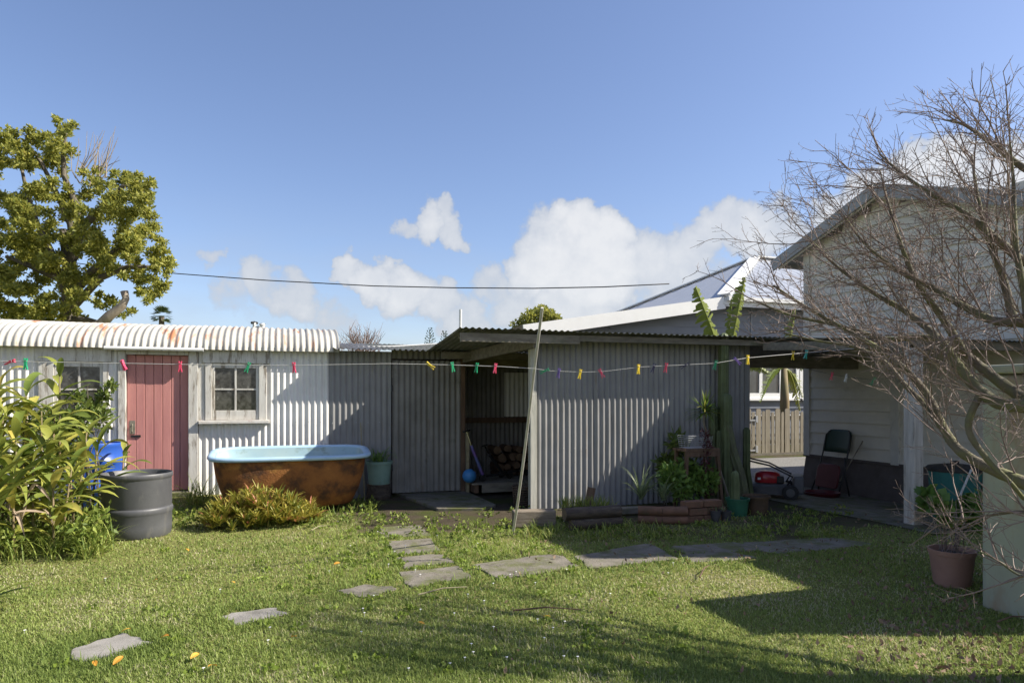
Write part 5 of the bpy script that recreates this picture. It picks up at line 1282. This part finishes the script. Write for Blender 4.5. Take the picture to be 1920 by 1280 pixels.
ww_ = thing('tub_weeds', G(640, 975), 'weeds and seedling grass along the foot of the bathtub', 'weeds'); q = MB()
for i in range(60):
    u = r_.uniform(300, 720); v = r_.uniform(945, 985) if u > 560 else r_.uniform(955, 990); p = G(u, v); strapset(q, p, 7, .17, .010, .6, 1.45, .5, 1.8, r_, .05, seg=4)
tag(q.build('blades', M['weed_leaf'], ww_), kind='stuff')
cs = []; rs = []; ns = []
for i in range(60):
    u = r_.uniform(320, 720); v = r_.uniform(945, 990); p = G(u, v); cs.append((p.x, p.y, p.z+.05)); rs.append(r_.uniform(.04, .09)); ns.append(26)
foliage('leaves', cs, rs, ns, .04, 'weed_leaf', ww_, asp=.6, seed=18)
# bucket plant
bkp = thing('bucket_plant', bk+Vector((0, 0, .26)), 'drooping green strap leaved plant in the pale green bucket', 'plant'); q = MB()
strapset(q, Vector(bkp.location), 46, .40, .014, .7, 1.4, 1.6, 2.8, r_, .07, fold=.3, seg=8)
tag(q.build('leaves', M['house_leaf'], bkp), kind='stuff')

# --- pot plants by the shed
dz = cg(1322, 768, 7.16); db_ = Vector((cg(1347, 930, 7.36).x, 7.36, .25)); dc = thing('dracaena_plant', (db_.x, db_.y, 0), 'spiky dracaena on a bent bare stem above the basket', 'plant')
q = MB(); q.tube([(db_.x, db_.y, 0), db_, cg(1340, 850, 7.3), cg(1326, 815, 7.22), cg(1319, 790, 7.18), dz], [.017, .016, .013, .012, .012, .011], 8); q.build('stem', M['old_wood_v'], dc, smooth=True)
for i in range(60):
    q = MB(); q.strap(dz+Vector((0, 0, r_.uniform(-.05, .03))), r_.uniform(0, 6.28), r_.uniform(-.5, 1.5), r_.uniform(.20, .32), .022, r_.uniform(.1, .9), n=5, fold=.4); q.build('leaf', M['ginger_leaf' if i % 3 == 0 else 'banana_leaf'], dc, smooth=True)
p = cg(1288, 930, 6.98); hs = thing('leafy_pot_plant', (p.x, 6.98, .0), 'bright green leafy bush between the stand and spider plants', 'plant')
cs = [cg(u, v, 6.98+rng.uniform(-.12, .12)) for u, v in ((1262,885),(1285,878),(1305,890),(1322,893),(1270,905),(1292,905),(1312,910),(1255,900),(1300,920),(1278,922),(1330,900))]
foliage('foliage', cs, [.12]*11, [120]*11, .085, 'house_leaf', hs, asp=.42, shell=.3, seed=21)
q = MB(); q.lathe([(.09, 0), (.12, .2), (.125, .22)], (0,0,0), 20); q.build('hidden_pot', M['grey_pot'], hs, local=True)
q = MB()
for cc_ in cs: q.tube([(p.x, 6.98, .2), cc_], .005, 4)
tag(q.build('stems', M['bark'], hs), kind='stuff')
for u, v, n, lb, sd in ((1213, 968, 34, 'larger spider plant at the left of the edging', 1), (1256, 970, 28, 'smaller spider plant right of the other one', 2)):
    c3 = onG(u, v); o = thing('spider_plant', (c3.x, c3.y+.14, .17), lb, 'plant', 'spider plants by the shed'); q = MB(); rr_ = random.Random(sd)
    strapset(q, Vector(o.location), n, .46 if sd == 1 else .38, .020, .75, 1.5, .3, 1.5, rr_, .02, fold=.5, seg=7); tag(q.build('leaves', M['spider_leaf'], o), kind='stuff')
c3 = cg(1268, 835, 7.4); fe = thing('dark_fern', (c3.x, 7.42, 0), 'dark green leafy plants behind the wooden stand', 'plant')
cs = [cg(u, v, 7.42) for u, v in ((1268,828),(1275,840),(1248,868),(1252,880),(1285,860),(1290,885),(1275,895))]
foliage('foliage', cs, [.10]*7, [80]*7, .10, 'shrub_leaf', fe, asp=.4, seed=22)
q = MB()
for cc_ in cs: q.tube([(cc_.x, 7.45, 0), cc_], .008, 4)
tag(q.build('stems', M['bark'], fe), kind='stuff')
c3 = cg(1322, 830, sp.y+.02); rp = thing('red_trailing_plant', c3, 'dark red trailing plant hanging down the wooden stand', 'plant')
cs = [cg(u, v, sp.y-.03) for u, v in ((1322,815),(1325,835),(1322,855),(1324,875),(1318,890),(1328,920),(1318,925))]
foliage('foliage', cs, [.05]*7, [50]*7, .05, 'red_leaf', rp, asp=.35, seed=23)
q = MB(); q.tube(cs, .006, 5); q.build('stem', M['bark'], rp)
pw = thing('planter_weeds', onG(1100, 990), 'weeds sprouting from the log planter', 'weeds'); q = MB()
for i in range(34):
    p = onG(r_.uniform(1062, 1160), 985); strapset(q, (p.x, p.y+r_.uniform(.08, .25), .16), 6, .17, .009, .7, 1.5, .3, 1.6, r_, .04, seg=4)
tag(q.build('blades', M['weed_leaf'], pw), kind='stuff')
q = MB(); s0_ = [onG(u, v) for u, v in ((1045, 985), (1165, 985))]; q.box(s0_[0].x+.14, s0_[1].x-.02, min(s0_[0].y, s0_[1].y)+.12, min(s0_[0].y, s0_[1].y)+.42, 0, .16); q.build('soil_fill', M['soil'], pw)
sw = thing('shade_weeds', onG(1250, 992), 'grass and weeds growing along the shaded front of the planters', 'weeds'); q = MB()
for i in range(230):
    u = r_.uniform(975, 1560); v = r_.uniform(986, 1014) if u < 1300 else r_.uniform(962, 1008)
    if u < 1000 and v < 995: continue
    p = onG(u, v); strapset(q, p, 7, .13 if u < 1250 else .08, .009, .5, 1.45, .4, 1.8, r_, .06, seg=4)
tag(q.build('blades', M['weed_leaf'], sw), kind='stuff')
cs = []; rs = []; ns = []
for i in range(160):
    u = r_.uniform(680, 1600); v = r_.uniform(955, 1012); p = onG(u, v)
    if 735 < u < 960 and v < 962: continue
    cs.append((p.x, p.y, .02)); rs.append(r_.uniform(.03, .08)); ns.append(18)
foliage('leaves', cs, rs, ns, .032, 'weed_leaf', sw, asp=.7, flat=.5, seed=28)
for u, v in ((1318, 960), (1342, 962), (1361, 962)):
    c3 = onG(u, v+16); o = thing('seedling', (c3.x, c3.y+.03, .11), {1318:'wispy seedling in the small brown pot', 1342:'wispy seedling in the middle grey pot', 1361:'wispy seedling in the grey pot beside the green pot'}[u], 'plant', 'seedlings in the small pots'); q = MB()
    strapset(q, Vector(o.location), 14, .13, .008, .6, 1.4, .6, 2.4, r_, .03, seg=4); tag(q.build('leaves', M['spider_leaf'], o), kind='stuff')

# --- geranium bush by the bin and twigs in the pot
p = onG(1785, 985); gb = thing('geranium_bush', (p.x, p.y, 0), 'straggly green geranium in front of the teal bin', 'plant')
cs = [W(u, v, 6.9+rng.uniform(-.2, .2)) for u, v in ((1738,932),(1752,940),(1765,950),(1748,955),(1800,955),(1815,945),(1825,960),(1835,940),(1790,975),(1830,980),(1770,965))]
foliage('foliage', cs, [.08]*11, [46]*11, .085, 'house_leaf', gb, asp=.85, shell=.2, seed=25)
q = MB()
for c3 in cs: q.tube([p, Vector(c3)*.5+p*.5+Vector((0, 0, .05)), c3], [.010, .007, .004], 5)
tag(q.build('stems', M['twig_bark'], gb), kind='stuff')
lp = onG(1797, 1100); pt_ = thing('pot_twigs', (lp.x, lp.y+.05, .24), 'bare dry twigs sticking out of the large terracotta pot', 'plant'); q = MB()
for i in range(16):
    s_ = Vector(pt_.location)+Vector((r_.uniform(-.08, .08), r_.uniform(-.08, .08), 0)); e = s_+Vector((r_.uniform(-.25, .25), r_.uniform(-.2, .2), r_.uniform(.12, .38))); q.tube([s_, s_.lerp(e, .5)+Vector((0, 0, .04)), e], [.004, .003, .0015], 4)
tag(q.build('twigs', M['twig_bark'], pt_), kind='stuff')

# --- banana plants behind the shed and fence
def banana(u, b, trunk_top_v, leaves, label, seed):
    r = random.Random(seed); p = onB(u, 800, b); o = thing('banana_plant', (p.x, b, 0), label, 'banana plant', 'banana plants beyond the shed'); zt = onB(u, trunk_top_v, b).z
    q = MB(); q.tube([(p.x, b, 0), (p.x+.02, b, zt*.6), (p.x, b, zt)], [.13, .11, .07], 12); q.build('trunk', M['banana_stem'], o, smooth=True)
    top = Vector((p.x, b, zt))
    for (eu, ev, wdt, sag) in leaves:
        e = onB(eu, ev, b+r.uniform(-.3, .3)); L = (e-top).length; d = (e-top).normalized(); q = MB(); n = 10
        mid = [top.lerp(e, i/n)+Vector((0, 0, sag*math.sin(math.pi*i/n)*L)) for i in range(n+1)]
        q.tube(mid, [lerp(.022, .005, i/n) for i in range(n+1)], 5)
        sd = d.cross(Vector((0, 1, .2))).normalized(); nn_ = sd.cross(d); rot = r.uniform(.3, 1.1)
        m = 26
        for i in range(m):
            t0_ = .2+.8*i/m; k = min(n-1, int(t0_*n)); c3 = mid[k].lerp(mid[k+1], t0_*n-k); st = L*.8/m
            for sg in (-1, 1):
                ww = wdt*.5*math.sin(min(1, (t0_-.12)/.9)*math.pi)**.7*r.uniform(.75, 1.1); fall = r.uniform(.2, 1.3)
                o_ = (sd*sg*math.cos(rot)+nn_*math.sin(rot)*.6+d*.35); o_ = (o_+Vector((0, 0, -fall*.6))).normalized(); o2 = (o_+Vector((0, 0, -fall*.5))).normalized()
                a1 = c3; a2 = c3+d*st*r.uniform(.85, 1.15); b1_ = a1+o_*ww*.55; b2_ = a2+o_*ww*.55; c1_ = b1_+o2*ww*.45+d*st*.3; c2_ = b2_+o2*ww*.4
                q.add([a1, a2, b2_, b1_, c2_, c1_], [(0,1,2,3),(3,2,4,5)])
        q.build('leaf', M['banana_leaf2'], o)
leafmat('banana_leaf2', (.13,.19,.03), (.33,.34,.06), None, .45, .4, attr=False)
banana(1362, 13.3, 700, [(1304,538,.55,.03),(1397,520,.5,.03),(1330,600,.4,.1),(1390,640,.4,.12),(1420,690,.45,.15),(1440,700,.4,.2),(1372,560,.2,.0)], 'banana plant behind the shed, two leaves raised above its roof', 3)
banana(1470, 13.7, 690, [(1492,580,.34,.03),(1440,720,.38,.25),(1505,745,.42,.2),(1418,690,.36,.2),(1530,700,.36,.2),(1425,755,.3,.2),(1500,770,.4,.25),(1455,640,.3,.1),(1550,640,.35,.1)], 'banana plant behind the picket fence', 5)
# ------------------------------------------------------------------ bare spreading tree at the right
bt0 = W(2065, 740, 3.2); bare = thing('bare_spreading_tree', (bt0.x, bt0.y, 0), 'leafless spreading tree with mossy limbs reaching in from the right', 'tree')
tq = MB(); tq.tube([(bt0.x+.05, bt0.y-.02, -.05), (bt0.x+.02, bt0.y, .35), bt0+Vector((0,0,-.55)), bt0+Vector((0,0,-.1)), W(2070, 560, 3.2)], [.15, .115, .10, .095, .07], 12); tq.build('trunk', M['bare_bark'], bare, smooth=True)
LIMBS = [
 ([(2065,1000,3.2),(1985,945,3.35),(1920,905,3.5),(1860,880,3.6),(1800,845,3.7),(1768,800,3.8),(1742,745,3.9),(1700,695,4.0),(1650,655,4.1),(1590,620,4.25),(1510,575,4.4),(1450,535,4.5)], .042, .007),
 ([(1770,805,3.8),(1735,760,3.95),(1700,725,4.1),(1655,675,4.3),(1600,650,4.5),(1540,640,4.7),(1470,625,4.8)], .022, .005),
 ([(2065,860,3.2),(1990,800,3.3),(1920,748,3.45),(1860,705,3.6),(1810,665,3.75),(1765,640,3.9),(1725,632,4.0),(1660,635,4.15),(1580,612,4.3),(1480,590,4.5),(1420,565,4.6)], .040, .006),
 ([(2065,790,3.2),(2000,775,3.2),(1935,762,3.3),(1880,757,3.4),(1840,735,3.5),(1800,690,3.6),(1765,640,3.7),(1700,585,3.9),(1640,550,4.0),(1570,500,4.2),(1515,445,4.3)], .050, .006),
 ([(2065,640,3.2),(1990,620,3.3),(1920,605,3.4),(1860,600,3.5),(1800,570,3.6),(1740,535,3.75),(1680,505,3.9),(1620,455,4.0),(1575,395,4.1)], .036, .005),
 ([(1810,665,3.75),(1770,600,3.8),(1720,530,3.85),(1690,460,3.9),(1665,380,4.0),(1650,320,4.1)], .026, .004),
 ([(2065,520,3.2),(1990,505,3.3),(1920,490,3.4),(1860,440,3.5),(1800,395,3.6),(1740,360,3.7),(1690,325,3.8),(1650,290,3.9)], .032, .005),
 ([(2065,420,3.2),(1990,350,3.3),(1920,315,3.4),(1860,270,3.5),(1810,235,3.6),(1770,225,3.7)], .028, .004),
 ([(1900,600,3.45),(1880,520,3.5),(1850,440,3.5),(1830,350,3.6),(1822,290,3.7)], .024, .004),
 ([(1935,762,3.3),(1930,680,3.3),(1925,580,3.3),(1905,460,3.35),(1900,340,3.4),(1893,260,3.4)], .030, .004),
 ([(1840,735,3.5),(1815,800,3.5),(1850,860,3.45),(1890,900,3.4),(1920,935,3.4)], .020, .010),
 ([(2065,960,3.1),(1990,985,3.2),(1920,960,3.3),(1860,965,3.5),(1800,975,3.7),(1740,990,3.9)], .014, .003),
 ([(2065,1040,3.1),(1980,1060,3.2),(1920,1080,3.3),(1870,1050,3.4),(1830,1030,3.6)], .011, .003)]
def catmull(pts, per=6):
    out = []; P = [pts[0]]+pts+[pts[-1]]
    for i in range(1, len(P)-2):
        for k in range(per):
            t = k/per; a, b, c_, d = P[i-1], P[i], P[i+1], P[i+2]
            out.append(.5*((2*b)+(c_-a)*t+(2*a-5*b+4*c_-d)*t*t+(3*b-a-3*c_+d)*t**3))
    out.append(pts[-1]); return out
tw = MB(); br_ = random.Random(77)
CAMX = Vector((CT, -ST, 0)); CAMY = Vector((ST, CT, 0)); UP = Vector((0, 0, 1))
ntw = [0]; low_ok = [False]; free = [False]
def pix(p):
    x = p.x*CT-p.y*ST; t = p.x*ST+p.y*CT; return 960+FPX*x/t, HOR-FPX*(p.z-EYE)/t
def too_low(p):
    u, v = pix(p); return v > np.interp(u, [1300, 1450, 1560, 1660, 1760, 1850, 1920], [600, 655, 690, 735, 790, 850, 930])
def too_high(p):
    x = p.x*CT-p.y*ST; t = p.x*ST+p.y*CT; u = 960+FPX*x/t; v = HOR-FPX*(p.z-EYE)/t
    return v < np.interp(u, [1280, 1430, 1550, 1630, 1740, 1820, 1920, 2100], [440, 320, 225, 160, 165, 120, 85, 60])
def grow(p, d, L, r, lev):
    n = 5 if lev < 3 else 3; pts = [p]; dirs = []
    d = d.normalized()
    for _ in range(3):
        if not free[0] and too_high(p+d*L): L *= .55
    if not free[0] and not low_ok[0] and too_low(p+d*L) and br_.random() < .93: return
    h = L/n; d = d.normalized()
    for i in range(n):
        d = (d+UP*(.035 if lev < 3 else .06)+Vector((br_.gauss(0, .10), br_.gauss(0, .10), br_.gauss(0, .09)))).normalized()
        p = p+d*h; pts.append(p); dirs.append(d)
    rad = [lerp(r, max(.0009, r*.3), i/n) for i in range(n+1)]
    tw.tube(pts, rad, 5 if lev == 1 else (4 if lev == 2 else 3), cap=False); ntw[0] += 1
    if lev >= 4: return
    cnt = ({1: int(L/.060), 2: int(L/.058), 3: int(L/.07)} if not free[0] else {1: int(L/.09), 2: int(L/.08), 3: 0})[lev]
    for k in range(cnt):
        t = br_.uniform(.15, 1); i = min(n-1, int(t*n)); q0 = pts[i].lerp(pts[i+1], t*n-i); dd = dirs[i]
        ax = Vector((br_.gauss(0, 1), br_.gauss(0, 1), br_.gauss(0, 1))); sd = dd.cross(ax).normalized()
        nd = dd*br_.uniform(.5, .9)+sd*br_.uniform(.5, .9)
        grow(q0, nd, L*br_.uniform(.25, .5)*(1-.4*t), max(.0011, r*.48), lev+1)
for ctrl, r0_, r1_ in LIMBS:
    pts = catmull([W(*c_) for c_ in ctrl]); n = len(pts)
    rad = [lerp(r0_, r1_, (i/(n-1))**.8)*(1+.06*math.sin(i*1.7)) for i in range(n)]
    q = MB(); q.tube(pts, rad, 9); q.build('limb', M['bare_bark'], bare, smooth=True)
    low_ok[0] = r0_ < .015
    length = sum((pts[i+1]-pts[i]).length for i in range(n-1)); cnt = int(length/.062)
    for k in range(cnt):
        t = .16+.84*(k+br_.random())/cnt; i = min(n-2, int(t*(n-1))); p = pts[i].lerp(pts[i+1], t*(n-1)-i); d = (pts[i+1]-pts[i]).normalized()
        side = br_.choice((-1, 1)); sd = (UP*br_.uniform(-.7, 1.0)+CAMY*br_.uniform(-.7, .7)+CAMX*br_.uniform(-.7, .2)).normalized()
        L = br_.uniform(.30, .90)*(1.0 if t < .8 else .75)
        if r0_ < .015: L *= .6
        grow(p, d*br_.uniform(.4, .9)+sd*br_.uniform(.5, 1.0), L, br_.uniform(.0030, .0052), 1 if r0_ > .015 else 2)
# the half of the crown that spreads away to the right, outside the picture
free = [True]
for az, el, L, r0_ in ((-12,.55,1.5,.035),(22,.75,1.5,.032),(-48,.5,1.6,.035),(-85,.6,1.5,.032),(-115,.45,1.5,.03),(-60,1.1,1.3,.03),(10,1.15,1.2,.028)):
    a_ = R(az); p = Vector(bt0)+Vector((0, 0, br_.uniform(-.35, .1))); d = CAMX*math.cos(a_)*math.cos(el)+CAMY*math.sin(a_)*math.cos(el)+UP*math.sin(el); pts = [p]
    for i in range(9):
        d = (d+Vector((br_.gauss(0, .09), br_.gauss(0, .09), br_.gauss(.02, .07)))).normalized(); p = p+d*L/9; pts.append(p)
    q = MB(); q.tube(pts, [lerp(r0_, .006, i/9) for i in range(10)], 8); q.build('limb', M['bare_bark'], bare, smooth=True)
    for k in range(26):
        t = br_.uniform(.2, 1); i = min(8, int(t*9)); p0_ = pts[i].lerp(pts[i+1], t*9-i); sd = Vector((br_.gauss(0, 1), br_.gauss(0, 1), br_.gauss(.3, .8))).normalized()
        grow(p0_, (pts[i+1]-pts[i]).normalized()*.7+sd*.7, br_.uniform(.3, .8), br_.uniform(.003, .005), 1)
tag(tw.build('twigs', M['twig_bark'], bare), kind='stuff'); print('TWIGS', ntw[0], len(tw.f))

# ------------------------------------------------------------------ lawn grass
def in_poly(px, py, poly):
    ins = np.zeros(len(px), bool); n = len(poly); j = n-1
    for i in range(n):
        xi, yi = poly[i]; xj, yj = poly[j]
        c_ = ((yi > py) != (yj > py)) & (px < (xj-xi)*(py-yi)/(yj-yi+1e-12)+xi); ins ^= c_; j = i
    return ins
def build_grass(n, seed):
    g = np.random.default_rng(seed)
    # density falls with distance from where the yard is looked at
    t = 1.0/np.sqrt(g.uniform(1/8.8**2, 1/2.3**2, n)); x = g.uniform(-1.0, 1.0, n)*(1.0*t+.7)
    a = x*CT+t*ST; b = -x*ST+t*CT
    keep = dirt_mask(a, b)+.25*g.random(n) < .72
    keep &= ~((a > 4.28) & (b < 3.28) & (b > 2.6))
    keep &= b < 9.0
    for poly in STONE_POLYS:
        c_ = poly.mean(0); keep &= ~in_poly(a, b, c_+(poly-c_)*(.95+.05*g.random()))
    a, b, t = a[keep], b[keep], t[keep]; n = len(a); z = gz(a, b)
    nearstone = np.zeros(n)
    for poly in STONE_POLYS:
        c_ = poly.mean(0); d = np.hypot((a-c_[0]), (b-c_[1])); rr = np.hypot(*(poly-c_).T).max(); nearstone = np.maximum(nearstone, np.clip(1-(d-rr*.75)/.35, 0, 1))
    patch = .5+.5*np.sin(a*2.1+np.sin(b*1.7)*1.3)*np.sin(b*2.6-np.sin(a*1.1)*1.1)
    L = (.010+.014*g.random(n)+.008*patch)*(1+.45*nearstone)*(1+1.2*(g.random(n) < .03))
    wd = (.0016+.0013*g.random(n))*np.clip(t/3.2, 1, 2.2)
    az = g.uniform(0, 2*np.pi, n); lean = g.uniform(.15, 1.3, n)
    dx, dy = np.cos(az), np.sin(az); sx, sy = -dy, dx
    def pt(f, w, e):
        h = L*f*np.cos(lean*e); o_ = L*f*np.sin(lean*e)
        return (np.stack([a+dx*o_+sx*w, b+dy*o_+sy*w, z+h], 1), np.stack([a+dx*o_-sx*w, b+dy*o_-sy*w, z+h], 1))
    p0, p1 = pt(0, wd, 0); p2, p3 = pt(.55, wd*.8, .7); tip = pt(1, wd*0, 1.0)[0]
    V = np.stack([p0, p1, p2, p3, tip], 1).reshape(-1, 3); k = np.arange(n)*5
    F = np.concatenate([np.stack([k, k+1, k+3], 1), np.stack([k, k+3, k+2], 1), np.stack([k+2, k+3, k+4], 1)])
    rn = np.clip(g.random(n)*.62+.20*(1-patch)-.2*nearstone+.05, 0, 1)
    p2_ = .5+.5*np.sin(a*5.3+2*np.sin(b*3.1))*np.sin(b*6.1+1.5*np.sin(a*4.3)); dry = g.random(n) < .08+.30*(1-patch)**2+.28*(1-p2_)**3; rn[dry & (nearstone < .4)] = g.uniform(.86, 1, (dry & (nearstone < .4)).sum())
    o = np_mesh('grass', V, F, M['grass'], rnd=np.repeat(rn, 5))
    tag(o, 'short green lawn grass with drier patches', 'grass', kind='stuff')
build_grass(580000, 5)

# tufts and weeds along the path
r_ = random.Random(55); q = MB()
for i in range(190):
    k = r_.random()
    if k < .55: u, v = r_.uniform(800, 1010), r_.uniform(985, 1045)
    elif k < .75: u, v = r_.uniform(690, 1100), r_.uniform(1040, 1085)
    else: u, v = r_.uniform(560, 740), r_.uniform(985, 1090)
    p = G(u, v)
    if any(in_poly(np.array([p.x]), np.array([p.y]), c_.mean(0)+(c_-c_.mean(0))*.98)[0] for c_ in STONE_POLYS): continue
    strapset(q, p, 8, r_.uniform(.05, .11), .006, .6, 1.5, .3, 1.5, r_, .05, seg=3)
tag(q.build('path_tufts', M['grass_lush']), 'longer bright grass tufts along the stepping stones', 'grass tufts', kind='stuff')
cs = []
for i in range(150):
    u, v = (r_.uniform(600, 1060), r_.uniform(985, 1090)) if i < 90 else (r_.uniform(60, 1300), r_.uniform(1020, 1270)); p = G(u, v)
    if not any(in_poly(np.array([p.x]), np.array([p.y]), c_)[0] for c_ in STONE_POLYS): cs.append((p.x, p.y, p.z+.012))
foliage('lawn_clover', cs, [.05]*len(cs), [26]*len(cs), .022, 'grass_lush', None, asp=.9, flat=.25, up=.6, seed=44)
tag(bpy.data.objects['lawn_clover'], 'small round leaved clover patches in the lawn', 'clover')
# clover and small lawn weeds, daisies, litter
g = np.random.default_rng(3); r_ = random.Random(91)
q = MB()
for i in range(120):
    u = r_.choice((r_.uniform(0, 1300), r_.uniform(560, 1100))); v = r_.uniform(960, 1270); p = G(u, v)
    if dirt_mask(p.x, p.y) > .5: continue
    c3 = p+Vector((0, 0, .026)); rr = .008
    if r_.random() < .55: continue
    n = 8; q.add([c3+Vector((0, 0, .004))]+[c3+Vector((rr*math.cos(w), rr*math.sin(w), .002*(k % 2))) for k, w in enumerate([2*math.pi*j/n for j in range(n)])], [(0, 1+j, 1+(j+1) % n) for j in range(n)])
    q.tube([p, c3], .0012, 3)
tag(q.build('daisies', M['peg_white']), 'tiny white daisies dotted over the lawn', 'daisies', kind='stuff')
YL = [(292,1096),(237,1192),(178,1256),(222,1250),(365,1242),(398,1262),(632,1064),(551,1205),(437,1100),(1026,1166),(350,1038),(310,1205),(790,1178),(92,1044)]
q = MB(); vs = []; n = 7
for i in range(n+1):
    t_ = i/n; w = .022*math.sin(math.pi*min(1, t_*.95+.05))**.8; x = -.045+.09*t_; zz = .006+.012*math.sin(t_*3.0)
    vs += [(x, w, zz+.007), (x, 0, zz), (x, -w, zz+.005)]
q.add(vs, [f for i in range(n) for f in ((i*3, i*3+1, i*3+4, i*3+3), (i*3+1, i*3+2, i*3+5, i*3+4))])
lo2 = q.build('fallen_leaf', M['yellow_leaf']); me_ = lo2.data; bpy.data.objects.remove(lo2)
for u, v in YL:
    p = G(u, v); o = bpy.data.objects.new('fallen_leaf', me_); COL.objects.link(o); o.location = p+Vector((0, 0, .03)); o.rotation_euler = (r_.uniform(-.4, .4), r_.uniform(-.4, .4), r_.uniform(0, 6.28)); s_ = r_.uniform(.45, .7); o.scale = (s_, s_, s_)
    tag(o, 'curled orange yellow leaf lying on the lawn', 'leaf', 'yellow leaves fallen on the lawn')
n = 2200; C3 = []
for i in range(n):
    if i < 1500: u, v = r_.gauss(1820, 130), r_.uniform(1060, 1330)
    elif i < 2050: u, v = r_.uniform(980, 1750), r_.uniform(955, 1060)
    else: u, v = r_.uniform(900, 1900), r_.uniform(1040, 1275)
    if u > 1836 and v < 1180: continue
    p = G(u, v); C3.append((p.x, p.y, p.z+.010))
foliage('leaf_litter', C3, [.02]*len(C3), [1]*len(C3), .034, 'litter', None, asp=.55, flat=.3, up=0, seed=40)
tag(bpy.data.objects['leaf_litter'], 'brown dead leaves scattered below the bare tree', 'leaf litter')
for u0, v0, u1, v1, lb in ((784,1124,876,1110,'pale dry leaf blade lying left of centre on the lawn'),(962,1154,1090,1154,'thin reddish twig lying on the lawn'),(1870,1176,1930,1168,'reddish stick on the ground by the green wall'),(584,1000,612,992,'small pale stick near the bromeliads'),(1312,1090,1330,1068,'dry curled leaf stalk on the lawn edge by the slabs')):
    p0_, p1_ = G(u0, v0)+Vector((0,0,.035)), G(u1, v1)+Vector((0,0,.04)); o = thing('fallen_stick', p0_, lb, 'stick', 'sticks fallen on the lawn'); q = MB(); q.tube([p0_, p0_.lerp(p1_, .5)+Vector((0,.01,.015)), p1_], [.006, .005, .003], 5); q.build('stick', M['tan_wood' if u0 < 900 else 'brown_wood'], o)
